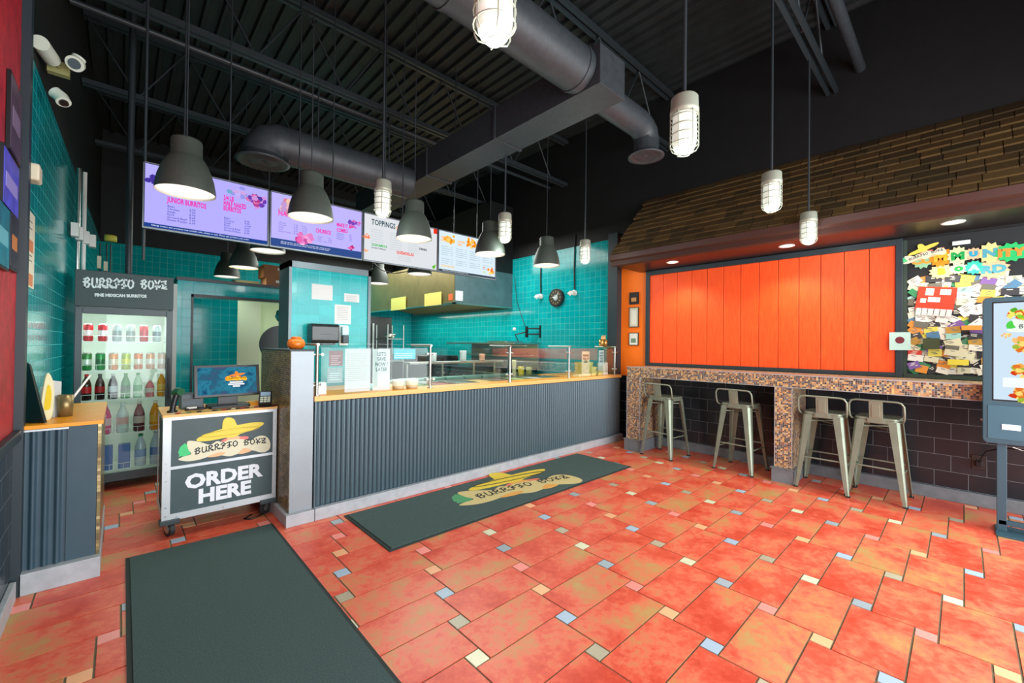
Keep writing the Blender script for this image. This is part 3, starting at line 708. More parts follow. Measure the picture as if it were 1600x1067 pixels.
# ------------------------------------------------------------------ left counter
t = thing('pickup_counter', 'short charcoal corrugated counter with orange top against the left wall', 'counter', (-.24, 3.8, 0))
corrugated(-.393, -.205, .047, 3.462, .115, .868, .019, 10).build('corrugated_front', PANELG, t)
bx(-.205, -.085, 3.452, 3.475, .115, .875).build('flat_panel', PANELG, t)
bx(-.372, -.083, 3.475, 4.44, .115, .872).build('carcass', PANELG, t)
bx(-.083, -.068, 3.452, 4.45, .115, .872).build('mosaic_side', MOSG, t)
bx(-.396, -.2, 3.44, 3.452, .862, .872).build('edge_strip', ALU, t)
mb = MB(); mb.add([(-.397, 3.435, .875), (-.06, 3.435, .875), (-.06, 4.47, .875), (-.372, 4.47, .875), (-.397, 3.435, .895), (-.06, 3.435, .895), (-.06, 4.47, .895), (-.372, 4.47, .895)],
    [(0, 3, 2, 1), (4, 5, 6, 7), (0, 1, 5, 4), (1, 2, 6, 5), (2, 3, 7, 6), (3, 0, 4, 7)]); mb.build('countertop', YTOP, t)
bx(-.372, -.062, 3.40, 4.44, 0, .115).build('kick_base', KICK, t, bevel=.003)

# ------------------------------------------------------------------ floor mats
MATM = mat('black_mat_pile', '#3d5452', .95, noise=.3, nscale=160, bump=.6)
MATE = mat('mat_rubber_edge', '#22302d', .7)
t = thing('floor_mat', 'long black mat with sombrero emblem in front of the service counter', 'mat', (2.75, 2.95, 0))
bx(1.31, 4.24, 2.55, 3.32, .001, .006).build('rubber_edge', MATE, t)
bx(1.335, 4.215, 2.575, 3.295, .006, .011).build('pile', MATM, t)
MC2 = {k: mat('mat_logo_'+k, c, .95, noise=.08, nscale=80) for k, c in dict(yellow='#d9c443', tan='#c9bd84', green='#4f9a6a', pink='#d9775c', skin='#d9a04e', ink='#22302f', shade='#3a3a20').items()}
logo(t, fr_f(2.10, 2.85, .0112) @ Matrix.Rotation(R(-10), 4, 'Z'), 1.37, cols=MC2, th=.0006)
t = thing('floor_mat', 'wide plain black mat in the foreground before the order cart', 'mat', (.45, 2.3, 0))
v = [(.048, 3.56), (.86, 3.53), (.835, .3), (.03, .3)]
def quadbox(mb, v, z0, z1): return mb.add([(x, y, z0) for x, y in v]+[(x, y, z1) for x, y in v], [(3, 2, 1, 0), (4, 5, 6, 7), (0, 1, 5, 4), (1, 2, 6, 5), (2, 3, 7, 6), (3, 0, 4, 7)])
quadbox(MB(), v, .001, .006).build('rubber_edge', MATE, t)
quadbox(MB(), [(.068, 3.54), (.84, 3.51), (.815, .32), (.05, .32)], .006, .012).build('pile', MATM, t)

# ------------------------------------------------------------------ pendant lamps
LSH = mat('lamp_shade_grey_green', '#3d463f', .5, noise=.12, nscale=60)
LIN_ = mat('lamp_shade_inside', '#efeede', .5)
def pendant(x, y, z, s, label, ztop=4.815):
    t = thing('pendant_lamp', label, 'pendant lamp', (x, y, z), 0, 'bell shaped grey pendant lamps'); c = (x, y, z)
    pr = [(.160, 0), (.158, .03), (.148, .09), (.130, .15), (.108, .20), (.090, .228), (.084, .235), (.084, .33), (.078, .342), (.0, .345)]
    inn = [(.0, .225), (.075, .222), (.104, .195), (.126, .146), (.144, .088), (.154, .03), (.157, 0), (.160, 0)]
    MB().lathe([(r*s, h*s) for r, h in pr], c, 36).build('lamp_shade', LSH, t)
    MB().lathe([(r*s, h*s) for r, h in inn], c, 36).build('shade_lining', LIN_, t)
    MB().lathe([(0, .012*s), (.153*s, .012*s)], c, 32).build('diffuser', glow('pendant_glow', '#fffbe8', 1.15), t)
    MB().cyl((x, y, z+.345*s), (x, y, ztop), .004, n=6).build('cord', STEELP, t)
    spot('pendant_bulb', (x, y, z-.005), 22, (1, .95, .82), 150, .1)
for x, lab in ((.302, 'first grey bell pendant from the left, hanging before the purple menu screen'), (1.065, 'second grey bell pendant from the left, before the nachos menu screen'), (1.955, 'third grey bell pendant from the left, before the white toppings screen'), (2.86, 'fourth grey bell pendant, at the right end of the menu screens'), (3.745, 'fifth grey bell pendant from the left, in front of the teal clock wall')):
    pendant(x, 3.42, 2.318, 1.0, lab, 3.299 if 2.5 < x < 2.9 else 4.815)
for x, y, lab in ((1.10, 4.85, 'grey bell pendant behind the gap of the two purple menu screens'), (1.13, 6.14, 'grey bell pendant deeper over the back doorway'), (1.12, 7.2, 'grey bell pendant farthest back over the doorway'), (2.92, 4.95, 'grey bell pendant just below the white menu screen'), (2.93, 6.2, 'grey bell pendant beside the tiled stub wall top')):
    pendant(x, y, 2.29, 1.0, lab, 4.09 if y == 4.95 else 4.815)

# ------------------------------------------------------------------ caged jar lights
JG = NT('frosted_jar_glow'); JG.b.inputs['Base Color'].default_value = (.85, .95, .85, 1); JG.b.inputs['Roughness'].default_value = .15
sp_ = JG.n('ShaderNodeSeparateXYZ', None, Vector=JG.coord())
JG.b.inputs['Emission Color'].default_value = lin('#f4fff0'); JG.b.inputs['Emission Strength'].default_value = .30; JG = JG.m
JB = glow('jar_bulb_glow', '#f4fff4', 1.3)
CAGE = mat('cage_white_metal', '#a3a998', .5, metal=.3)
def jar(x, y, z, label, ztop=4.815):
    t = thing('caged_light', label, 'pendant light', (x, y, z), 0, 'caged jar pendant lights'); c = (x, y, z)
    MB().lathe([(0, .30), (.058, .30), (.066, .29), (.068, .235), (.07, .23), (.07, .21), (.058, .205)], c, 24).build('socket_cap', CAGE, t)
    MB().lathe([(.056, .21), (.059, .15), (.059, .06), (.052, .035)], c, 24).build('glass_jar', JG, t)
    MB().lathe([(.052, .035), (.045, .02), (.03, .012), (0, .010)], c, 24).build('bulb_end', JB, t)
    mb = MB()
    for z_ in (.19, .145, .10, .055): mb.tube([(x+0.068*cos(a*pi/10), y+0.068*sin(a*pi/10), z+z_) for a in range(20)], .003, 5, True)
    mb.tube([(x+.025*cos(a*pi/8), y+.025*sin(a*pi/8), z+.004) for a in range(16)], .0025, 5, True)
    for k in range(6):
        a = k*pi/3; mb.tube([(x+0.068*cos(a), y+0.068*sin(a), z+.21), (x+0.068*cos(a), y+0.068*sin(a), z+.04), (x+.055*cos(a), y+.055*sin(a), z+.018), (x+.025*cos(a), y+.025*sin(a), z+.004)], .003, 5)
    mb.build('wire_cage', CAGE, t)
    MB().cyl((x, y, z+.30), (x, y, ztop), .009, n=8).build('stem', STEELP, t)
    mb = MB(); mb.cyl((x+.05*.68, y-.056*.73, z+.27), (x+.05*.68, y-.066*.73, z+.27), .01, n=10); mb.build('screw', CAGE, t)
    point('jar_bulb', (x, y, z-.09), 5, (.92, 1, .96), .05)
for x, y, lab in ((1.57, 3.26, 'caged jar light hanging between the second and third bell lamps'), (2.86, 3.19, 'caged jar light overlapping the fourth bell lamp'), (4.30, 3.27, 'caged jar light before the teal wall beside the canopy end')):
    jar(x, y, 2.40, lab, 3.299 if x == 2.86 else 4.815)
for x, y, z, lab in ((.86, 1.02, 2.32, 'caged jar light cut off by the top edge of the view'), (2.11, .98, 2.345, 'largest fully visible caged jar light, on the thick stem'), (3.59, .99, 2.385, 'caged jar light in front of the middle of the shingle roof'), (4.68, .985, 2.325, 'caged jar light in front of the canopy gutter')):
    jar(x, y, z, lab, 4.05)

# ------------------------------------------------------------------ menu screens
BZ0, BZ1, BY = 2.235, 2.745, 4.3
def S(px, py): return ()
DKB = mat('screen_bezel', '#15202c', .35)
SILV = mat('silver_bezel_lip', '#7f8a92', .35, metal=.6)
xs = [.113, .982, 1.855, 2.78, 3.70]
def blob(mb, u, v, r, n=7, rng=random):
    P = [(u+r*rng.uniform(.6, 1)*cos(2*pi*k/n), v+r*rng.uniform(.6, 1)*.7*sin(2*pi*k/n)) for k in range(n)]
    mb.add([(a, b, 0) for a, b in P], [tuple(range(n))])
def screen(i, label, bgc, mount=True):
    x0, x1 = xs[i]+.004, xs[i+1]-.004
    t = thing('menu_screen', label, 'menu screen', ((x0+x1)/2, BY, BZ0), 0, None)
    bx(x0, x1, BY+.001, BY+.05, BZ0, BZ1).build('screen_housing', DKB, t)
    mb = MB(); mb.box(x0, x1, BY-.006, BY+.004, BZ0-.004, BZ0+.008); mb.box(x0, x0+.008, BY-.005, BY+.004, BZ0, BZ1); mb.box(x1-.008, x1, BY-.005, BY+.004, BZ0, BZ1); mb.box(x0, x1, BY-.005, BY+.004, BZ1-.008, BZ1); mb.build('bezel', SILV if i != 9 else DKB, t)
    M = fr_y(x0+.012, BY-.001, BZ0+.012); wd, hh = x1-x0-.024, BZ1-BZ0-.024
    mb = MB(); mb.M = M; mb.add([(0, 0, 0), (wd, 0, 0), (wd, hh, 0), (0, hh, 0)], [(0, 1, 2, 3)]); mb.build('lit_display', glow('display_'+bgc[1:], bgc, 1.0), t)
    mb = MB(); 
    for xx in (x0+.25, x1-(.3 if i != 2 else .45)): mb.cyl((xx, BY+.03, BZ1), (xx, BY+.03, 4.815), .0065, n=8)
    mb.build('ceiling_mount', STEELP, t)
    return t, M, wd, hh
up1 = lambda M, a, b, c=.0012: M @ Matrix.Translation((a, b, c))
def gl(c): return glow('ink_glow_'+c[1:], c, 1.0)
def rect(M, u0, v0, u1, v1, c, name, t, w=.0006):
    mb = MB(); mb.M = M; mb.add([(u0, v0, w), (u1, v0, w), (u1, v1, w), (u0, v1, w)], [(0, 1, 2, 3)]); return mb.build(name, gl(c), t)
def food(M, u, v, r, cols, t, seed, n=26):
    rg = random.Random(seed); mb = MB(); mb.M = M
    mats = [gl(c) for c in cols]
    for q in range(n):
        a = rg.uniform(0, 2*pi); d = r*rg.uniform(0, .72); mb.cm = rg.randrange(len(cols)); w = .0007+q*.00002
        mb2 = [(u+d*cos(a)+r*.3*rg.uniform(.5, 1)*cos(k*pi/3), v+d*.8*sin(a)+r*.28*rg.uniform(.5, 1)*sin(k*pi/3), w) for k in range(6)]
        mb.add(mb2, [tuple(range(6))])
    return mb.build('food_picture', mats, t)
MAG = '#e0209c'
t, M, wd, hh = screen(0, 'leftmost purple tinted menu screen listing junior burritos', '#aba4f6')
rect(M, 0, 0, wd, .03, '#1e3f86', 'footer_band', t)
text('footer_line', 'Allergy notice: our products may contain milk, wheat or nuts. Please ask us before you order.', .0165, up1(M, .04, .011), gl('#dfe4ff'), t, sx=1.05)
food(M, .085, .375, .10, ['#5b3fae', '#c04aa0', '#e6a0b8', '#7a4fc8', '#d0609a', '#3e3090'], t, 1, 34)
text('heading', 'JUNIOR BURRITOS', .058, up1(M, .135, .218), gl(MAG), t, .0018, sx=.52)
text('item_list', 'Bean\nChicken\nSteak\nPork\nGround Beef\nSweet Potato', .0235, up1(M, .135, .178), gl('#2c2f8a'), t, line=.92)
text('price_list', '6.99\n7.99\n8.99\n8.49\n7.99\n6.99', .0235, up1(M, .275, .178), gl('#2c2f8a'), t, line=.92)
text('heading', '3/4 LB\nHALF NAKED\nBURRITOS', .056, up1(M, .505, .325), gl(MAG), t, .0018, sx=.5, line=.8)
food(M, .60, .41, .10, ['#8f8fe0', '#b7a8f0', '#6f9fc0', '#c49ad0'], t, 2, 20)
food(M, .75, .37, .105, ['#6a3aa8', '#a83a86', '#d06aa0', '#4a3a9a', '#c58ad0'], t, 3, 34)
text('item_list', 'Bean\nChicken\nSteak\nPork\nGround Beef\nSweet Potato', .0225, up1(M, .51, .165), gl('#3a3f9a'), t, line=.92)
text('price_list', '8.99\n9.99\n10.99\n9.99\n9.99\n8.99', .0225, up1(M, .66, .165), gl('#3a3f9a'), t, line=.92)
t, M, wd, hh = screen(1, 'second menu screen, violet tinted, listing nachos and churros', '#b4abf2')
rect(M, 0, 0, wd, .07, '#2f4a86', 'footer_band', t)
text('footer_line', 'Allergy notice: our products may contain milk, wheat or nuts.\nPlease ask us before you order. Prices do not include taxes.', .015, up1(M, .08, .043), gl('#dfe4ff'), t, sx=1.2)
food(M, .14, .385, .13, ['#d8a8b8', '#e8c0b0', '#b890c8', '#c87a9a', '#e0b8a0'], t, 4, 34)
text('heading', 'NACHOS', .062, up1(M, .055, .285), gl('#e83fae'), t, .0015, sx=.8)
for q, c_ in enumerate(('Cheese\nChicken\nSteak\nPork\nSweet Potato', '7.49\n8.99\n9.99\n8.99\n8.49', '9.49\n11.99\n12.99\n11.99\n10.99')):
    text('price_list' if q else 'item_list', c_, .02, up1(M, (.06, .19, .26)[q], .215), gl('#7a6fc0'), t)
text('heading', 'CHURROS', .056, up1(M, .385, .19), gl(MAG), t, .0015, sx=.56)
text('item_list', 'Single        1.99\nTwo           2.99\nFour & dip  5.49', .02, up1(M, .405, .145), gl('#7a6fc0'), t)
food(M, .29, .10, .105, ['#e060a8', '#d87ac0', '#c04a9a', '#f09ac8'], t, 5, 24)
text('heading', 'MAKE IT A\nCOMBO', .052, up1(M, .585, .29), gl(MAG), t, .0015, sx=.58)
text('item_list', 'Chips & salsa             3.99\nDrink & fries              4.99\nChips & drink             4.49\nGuacamole                 2.49', .018, up1(M, .585, .215), gl('#6a60b8'), t, sx=.78)
food(M, .76, .35, .08, ['#a83a96', '#d05a9a', '#7040b0', '#c07ad8'], t, 6, 18); food(M, .73, .10, .05, ['#d0307a', '#e05a9a', '#b02070'], t, 7, 12)
t, M, wd, hh = screen(2, 'third menu screen, white, headed toppings', '#d3d6da')
text('heading', 'TOPPINGS', .082, up1(M, .075, .385), gl('#1c4350'), t, .0015, sx=.72)
text('heading', 'CHEESES', .066, up1(M, .36, .378), gl('#f79a4a'), t, .0015, sx=.72)
for q in range(3):
    for r_ in range(8): rect(M, .07+q*.22, .33-r_*.025, .07+q*.22+.13+.01*(r_ % 3), .336-r_*.025, '#b9c4cc', 'item_line', t)
text('heading', 'GUACAMOLE', .034, up1(M, .08, .16), gl('#22b44a'), t, .001, sx=.85)
text('heading', 'EXTRA TOPPINGS', .02, up1(M, .08, .13), gl('#4a5a60'), t, .0003)
text('heading', 'QUESADILLAS', .044, up1(M, .37, .118), gl('#e2503f'), t, .0015, sx=.78)
text('heading', 'DRINKS', .034, up1(M, .655, .205), gl('#33424a'), t, .001, sx=.85)
for r_ in range(3): rect(M, .39, .09-r_*.022, .55, .095-r_*.022, '#b9c4cc', 'item_line', t)
food(M, .02, .24, .05, ['#f08a5a', '#e8503a', '#f5b890'], t, 8, 16); food(M, .02, .09, .04, ['#f5a070', '#f0b890'], t, 9, 10); food(M, .855, .035, .045, ['#5fae2a', '#78c83a', '#4a9a2a'], t, 10, 14)
rect(M, .845, .43, wd, hh, '#e0301e', 'red_badge', t)
t, M, wd, hh = screen(3, 'rightmost menu screen, pale blue white with orange food pictures', '#cfe0ea')
rect(M, 0, 0, wd, .024, '#3a4a56', 'footer_band', t)
text('footer_line', 'Allergy notice: our products may contain milk, wheat or nuts.', .014, up1(M, .05, .008), gl('#e8eef2'), t, sx=1.1)
for u, s_ in ((.09, 11), (.42, 12)): food(M, u+.06, .41, .10, ['#f59a20', '#f0b040', '#e07a10', '#f8c860'], t, s_, 26)
text('heading', 'BURRITO\nBOWLS', .038, up1(M, .03, .40), gl('#f5b45a'), t, .001, sx=.75)
text('heading', 'LOADED\nFRIES', .038, up1(M, .27, .385), gl('#f5b45a'), t, .001, sx=.75)
for q in range(4):
    for r_ in range(9):
        if r_ == 5: continue
        rect(M, .03+q*.215, .30-r_*.025, .03+q*.215+.10+.012*((r_*3+q) % 4), .306-r_*.025, '#9fb4c0', 'item_line', t)
        rect(M, .17+q*.215, .30-r_*.025, .195+q*.215, .306-r_*.025, '#9fb4c0', 'item_line', t)
text('heading', 'EXTRA PROTEIN', .033, up1(M, .03, .055), gl('#f0c070'), t, .0008, sx=.8)
food(M, .80, .085, .085, ['#f59a20', '#f06a20', '#f8d860', '#e8e8d8'], t, 13, 26); food(M, .69, .12, .028, ['#e03a5a', '#f0a0b0'], t, 14, 8); food(M, .71, .07, .028, ['#a8d820', '#c8e840'], t, 15, 8)
simple('loose_cable', MB().tube([(2.0, 4.36, 2.24), (2.1, 4.37, 2.17), (2.25, 4.38, 2.15), (2.4, 4.37, 2.19), (2.5, 4.36, 2.24)], .005, 6), DKP, 'looped black cable hanging under the white menu screen', 'cable')
simple('support_post', MB().cyl((.13, 4.40, 2.0), (.13, 4.40, 4.815), .01, n=8), STEELP, 'thin black post behind the left edge of the first menu screen', 'post')

# ------------------------------------------------------------------ drinks fridge
FX0, FX1, FY = -.29, .385, 5.3
FR = mat('fridge_grey', '#3b4a50', .4); FHD = mat('fridge_header', '#36494b', .55); FIN = mat('fridge_interior', '#dfe9de', .5)
t = thing('drinks_fridge', 'tall glass door drinks fridge with dark lettered header', 'fridge', (.05, 5.6, 0))
mb = MB(); mb.box(FX0, FX0+.03, FY+.03, 5.97, .07, 1.985); mb.box(FX1-.03, FX1, FY+.03, 5.97, .07, 1.985); mb.box(FX0+.03, FX1-.03, 5.94, 5.97, .07, 1.985)
mb.box(FX0+.03, FX1-.03, FY+.03, 5.94, 1.66, 1.985); mb.box(FX0+.03, FX1-.03, FY+.03, 5.94, .07, .12)
for x in (FX0+.05, FX1-.05):
    for y in (5.36, 5.9): mb.cyl((x, y, 0), (x, y, .07), .02, n=8)
mb.build('cabinet', FR, t)
mb = MB(); mb.box(FX0+.03, FX0+.036, FY+.05, 5.94, .12, 1.66); mb.box(FX1-.036, FX1-.03, FY+.05, 5.94, .12, 1.66); mb.box(FX0+.036, FX1-.036, 5.93, 5.94, .12, 1.66); mb.box(FX0+.036, FX1-.036, FY+.05, 5.93, 1.65, 1.66); mb.box(FX0+.036, FX1-.036, FY+.05, 5.93, .12, .125)
mb.build('liner', mat('fridge_liner', '#e6efe4', .5, emit='#e8f6e6', es=.02), t)  # liner material also glows faintly itself, standing in for light inside the cabinet
hd = bx(FX0, FX1, FY-.01, FY+.03, 1.665, 1.985).build('header_sign', FHD, t, bevel=.004)
mb = MB(); mb.M = fr_y(-.235, FY-.0115, 1.83)
for wd_ in ('BURRITO     ', '        BOYZ'):
    mb = MB(); mb.M = fr_y(-.235, FY-.0115, 1.83); graffiti(mb, wd_, lambda a, v: (a*.57, v+.035*a), 1, .085, .013); mb.build('wordmark', mat('sign_white', '#dfeceb', .6), hd)
text('tagline', 'FINE MEXICAN BURRITOS', .037, fr_y(-.165, FY-.0112, 1.755) @ Matrix.Rotation(R(3.0), 4, 'Z'), mat('sign_white', '#dfeceb', .6), hd, .0022, sx=.82)
dr = thing('fridge_door_tmp', '', ''); bpy.data.objects.remove(dr)
mb = MB(); mb.box(FX0+.005, FX0+.05, FY-.012, FY+.022, .075, 1.655); mb.box(FX1-.05, FX1-.005, FY-.012, FY+.022, .075, 1.655); mb.box(FX0+.05, FX1-.05, FY-.012, FY+.022, 1.60, 1.655); mb.box(FX0+.05, FX1-.05, FY-.012, FY+.022, .075, .15)
dr = mb.build('door', FR, t, bevel=.003)
bx(FX0+.05, FX1-.05, FY+.0, FY+.006, .15, 1.60).build('door_glass', GLASS, dr)
mb = MB().box(FX1-.035, FX1-.02, FY-.035, FY-.013, .8, 1.2); mb.build('door_handle', DKP, dr, bevel=.003)
SZ = [1.354, 1.09, .82, .50, .17]
for z in SZ:
    mb = MB(); mb.box(FX0+.04, FX1-.04, FY+.05, FY+.06, z-.012, z-.0)
    for q in range(26): x = FX0+.05+q*.0225; mb.box(x, x+.003, FY+.06, 5.9, z-.005, z-.001)
    for zz in (z+.05,): mb.cyl((FX0+.045, FY+.053, zz), (FX1-.045, FY+.053, zz), .0025, n=6)
    for q in range(7): x = FX0+.05+q*.095; mb.cyl((x, FY+.053, z), (x, FY+.053, z+.05), .0018, n=5)
    mb.build('wire_shelf', mat('white_wire', '#eef4ec', .4), t)
area('fridge_lamp', (.05, FY+.1, 1.64), (R(-12), 0, 0),   .5, .06, 4.2, (.95, 1, .96))
def can(x, y, z, c1, c2, label, grp):
    mb = MB(); mb.cm = 2; mb.lathe([(.0, .156), (.024, .156), (.026, .16), (.027, .158), (.031, .15)], (x, y, z), 16)
    mb.cm = 0; mb.lathe([(.031, .15), (.033, .145), (.033, .10)], (x, y, z), 16); mb.cm = 1; mb.lathe([(.033, .10), (.033, .055)], (x, y, z), 16); mb.cm = 0; mb.lathe([(.033, .055), (.033, .01), (.027, 0), (0, .0)], (x, y, z), 16)
    tag(mb.build('drink_can', [mat('can_'+c1[1:], c1, .3, metal=.2), mat('can_'+c2[1:], c2, .3, metal=.2), STEEL]), label, 'can', grp)
def bottle(x, y, z, h, c1, lc, cap, label, grp, r=.034, cola=False):
    mb = MB(); k = h/.25
    mb.cm = 0; mb.lathe([(0, 0), (r*.9, 0), (r, .008*k), (r, .07*k), ], (x, y, z), 16); mb.cm = 1; mb.lathe([(r*1.01, .07*k), (r*1.01, .13*k)], (x, y, z), 16)
    mb.cm = 0; mb.lathe([(r, .13*k), (r*.96, .15*k), (r*.7, .19*k), (r*.4, .215*k), (r*.36, .232*k)], (x, y, z), 16); mb.cm = 2; mb.lathe([(r*.42, .230*k), (r*.42, .25*k), (0, .25*k)], (x, y, z), 12)
    tag(mb.build('drink_bottle', [mat('drink_'+c1[1:], c1, .12), mat('bottle_label_'+lc[1:], lc, .5), mat('bottle_cap_'+cap[1:], cap, .4)]), label, 'bottle', grp)
cy_ = FY+.10
N_ = ['far left', 'second from left', 'third from left', 'fourth from left', 'fifth from left', 'sixth from left', 'far right']
for q, (c1, c2, nm) in enumerate((('#c01c28', '#e8d8d8', 'red'), ('#c8202c', '#e8e0e0', 'red'), ('#9aa6a4', '#6f7d7c', 'silver grey'), ('#a6aea8', '#7b8581', 'silver grey'), ('#c01824', '#b8101c', 'red'), ('#aab8b6', '#5f7278', 'silver grey'))):
    can(-.205+q*.095, cy_, SZ[0], c1, c2, '%s drink can, %s on the top fridge shelf' % (nm, N_[q]), 'drink cans on the top fridge shelf')
for q, (c1, c2, nm) in enumerate((('#0c8a3a', '#e0ece0', 'green'), ('#0c9440', '#156a34', 'green'), ('#f08a2a', '#f5e0c0', 'orange'), ('#b8cc1c', '#e8e83a', 'lime yellow'), ('#ee7a30', '#f0e0d0', 'orange'), ('#e89a60', '#f0e6dc', 'pale orange'), ('#e8b898', '#f4e8e0', 'peach'))):
    can(-.21+q*.087, cy_, SZ[1], c1, c2, '%s drink can, %s on the second fridge shelf' % (nm, N_[q]), 'drink cans on the second fridge shelf')
for q, (c1, lc, cp, nm) in enumerate((('#2a1412', '#c8141e', '#e02020', 'cola bottle with red label and red cap'), ('#2a1412', '#b01018', '#30301a', 'cola bottle with red label and black cap'), ('#1a1c20', '#c8ccd0', '#c8ccd0', 'dark bottle with silver label'), ('#12903a', '#0c6a2a', '#12903a', 'deep green bottle'), ('#a8dcb0', '#2aa850', '#18a040', 'clear bottle with green cap'), ('#f08890', '#f0d8d0', '#f4f4f0', 'pink juice bottle'), ('#f0a01c', '#f0c060', '#f0e8d0', 'orange juice bottle'))):
    bottle(-.21+q*.087, cy_, SZ[2], .235 if q != 5 else .17, c1, lc, cp, '%s, %s on the middle fridge shelf' % (nm, N_[q]), 'bottles on the middle fridge shelf')
for q, (c1, lc, cp, nm) in enumerate((('#16301c', '#2a8a3a', '#18a040', 'dark bottle with green label and green cap'), ('#ee6a96', '#f4c8d0', '#f4e8e8', 'pink lemonade bottle'), ('#cfe0dc', '#e8b8b0', '#e8f0f0', 'clear bottle with pale label'), ('#5a1420', '#c8b0a8', '#d8d8d0', 'dark red juice bottle'), ('#f0981c', '#f0b040', '#f0e8d0', 'orange juice bottle'))):
    bottle(-.20+q*.117, cy_, SZ[3], .28, c1, lc, cp, '%s, %s on the fourth fridge shelf' % (nm, N_[q] if q < 4 else 'right end'), 'bottles on the fourth fridge shelf', r=.042)
bottle(-.20, cy_, SZ[4], .30, '#ee6a1c', '#f08030', '#e0d8c8', 'bright orange bottle at the left of the bottom fridge shelf', 'bottles on the bottom fridge shelf', r=.04)
for x, lab in ((-.07, 'blue plastic carton beside the orange bottle on the bottom fridge shelf'), (.05, 'blue plastic carton in the middle of the bottom fridge shelf')):
    simple('drink_carton', MB().rbox(x-.042, x+.042, cy_-.04, cy_+.04, SZ[4], SZ[4]+.22, .01), mat('blue_carton', '#4a72b8', .4), lab, 'carton', 'cartons on the bottom fridge shelf')
bottle(.165, cy_, SZ[4], .30, '#c8dce8', '#6a9ad0', '#1a9a50', 'clear water bottle with green cap on the bottom fridge shelf', 'bottles on the bottom fridge shelf', r=.042)
bottle(.275, cy_, SZ[4], .31, '#c0d4e4', '#4a7ac0', '#e8f0f0', 'clear water bottle with white cap at the right of the bottom shelf', 'bottles on the bottom fridge shelf', r=.042)

# ------------------------------------------------------------------ order cart
CX0, CX1, CY0, CY1 = .227, .925, 3.72, 4.22
t = thing('order_cart', 'dark road case order cart on casters with sombrero emblem', 'cart', (.57, 3.95, 0))
CP = mat('cart_panel', '#3b5054', .45, noise=.08, nscale=10)
body = bx(CX0+.012, CX1-.012, CY0+.006, CY1-.006, .13, .835).build('body', CP, t)
mb = MB(); w = .045
for x0, x1, z0, z1 in ((CX0, CX0+w, .125, .845), (CX1-w*.6, CX1, .125, .845), (CX0+w, CX1-w*.6, .125, .125+w), (CX0+w, CX1-w*.6, .815, .845), (CX0+w, CX1-w*.6, .475, .495)): mb.box(x0, x1, CY0, CY0+.006, z0, z1)
for z0, z1 in ((.125, .17), (.81, .845)):
    for x0 in (CX0, CX1-.006): mb.box(x0, x0+.006, CY0+.036, CY1-.036, z0, z1)
for x0 in (CX0, CX1-.006):
    for y0, y1 in ((CY0+.0062, CY0+.035), (CY1-.035, CY1)): mb.box(x0, x0+.006, y0, y1, .125, .845)
mb.build('edge_frame', ALU, t)
mb = MB()
for x in (CX0+.02, CX1-.014):
    for z in (.16, .22, .40, .46, .52, .74, .80): mb.cyl((x, CY0, z), (x, CY0-.002, z), .005, n=8)
for x in (CX0+.08, CX0+.35, CX1-.08): mb.cyl((x, CY0, .145), (x, CY0-.002, .145), .005, n=8); mb.cyl((x, CY0, .83), (x, CY0-.002, .83), .005, n=8)
mb.build('rivets', STEEL, t)
mb = MB()
for x0, x1 in ((CX0-.012, CX0+.10), (CX1-.11, CX1+.008)): mb.box(x0, x1, CY0-.012, CY0+.06, .10, .135)
mb.build('corner_guard', mat('dark_corner_guard', '#2f3d40', .45), t, bevel=.006)
mb = MB(); mb.cm = 0; mb.box(CX0-.003, CX1+.003, CY0-.004, CY1+.003, .836, .853); mb.build('plywood_top', YEDGE, t)
mb = MB(); mb.M = fr_f(0, 0, .8535); rg = random.Random(4); SC_ = ['#2a2c2a', '#c8b86a', '#3a3a36', '#d9d2b0', '#b03a3a', '#2a2c2a', '#6f8a4a', '#c9a84a']
for q in range(22):
    mb.cm = rg.randrange(len(SC_)); x = CX0+.03+q*.03; mb.add([(x, CY0+.02, .0001*q), (x+.035, CY0+.02, .0001*q), (x+.06, CY0+.10, .0001*q), (x+.02, CY0+.10, .0001*q)], [(0, 1, 2, 3)])
mb.build('sticker_strip', [mat('sticker_'+c[1:], c, .6) for c in SC_], t)
logo(body, fr_y(.312, CY0+.0055, .525), .575)
ow = mat('letter_white', '#e6eef4', .6)
text('lettering', 'ORDER', .135, fr_y(.587, CY0+.0045, .325), ow, body, .0062, 'CENTER', 1.06)
text('lettering', 'HERE', .135, fr_y(.590, CY0+.0045, .208), ow, body, .0062, 'CENTER', 1.04)
for x, y, rz in ((.275, 3.79, 20), (.865, 3.79, -40), (.275, 4.15, 0), (.865, 4.15, 30)):
    M_ = Matrix.Translation((x, y, 0)) @ Matrix.Rotation(R(rz), 4, 'Z')
    mb = MB(); mb.M = M_; mb.cyl((-.014, 0, .05), (.014, 0, .05), .05, n=28); c_ = mb.build('caster_wheel', RUB, t)
    mb = MB(); mb.M = M_; mb.cyl((-.0155, 0, .05), (.0155, 0, .05), .03, n=20); mb.box(-.024, -.017, -.02, .02, .04, .11); mb.box(.017, .024, -.02, .02, .04, .11); mb.box(-.035, .035, -.035, .035, .105, .12); mb.build('caster_fork', STEEL, c_)
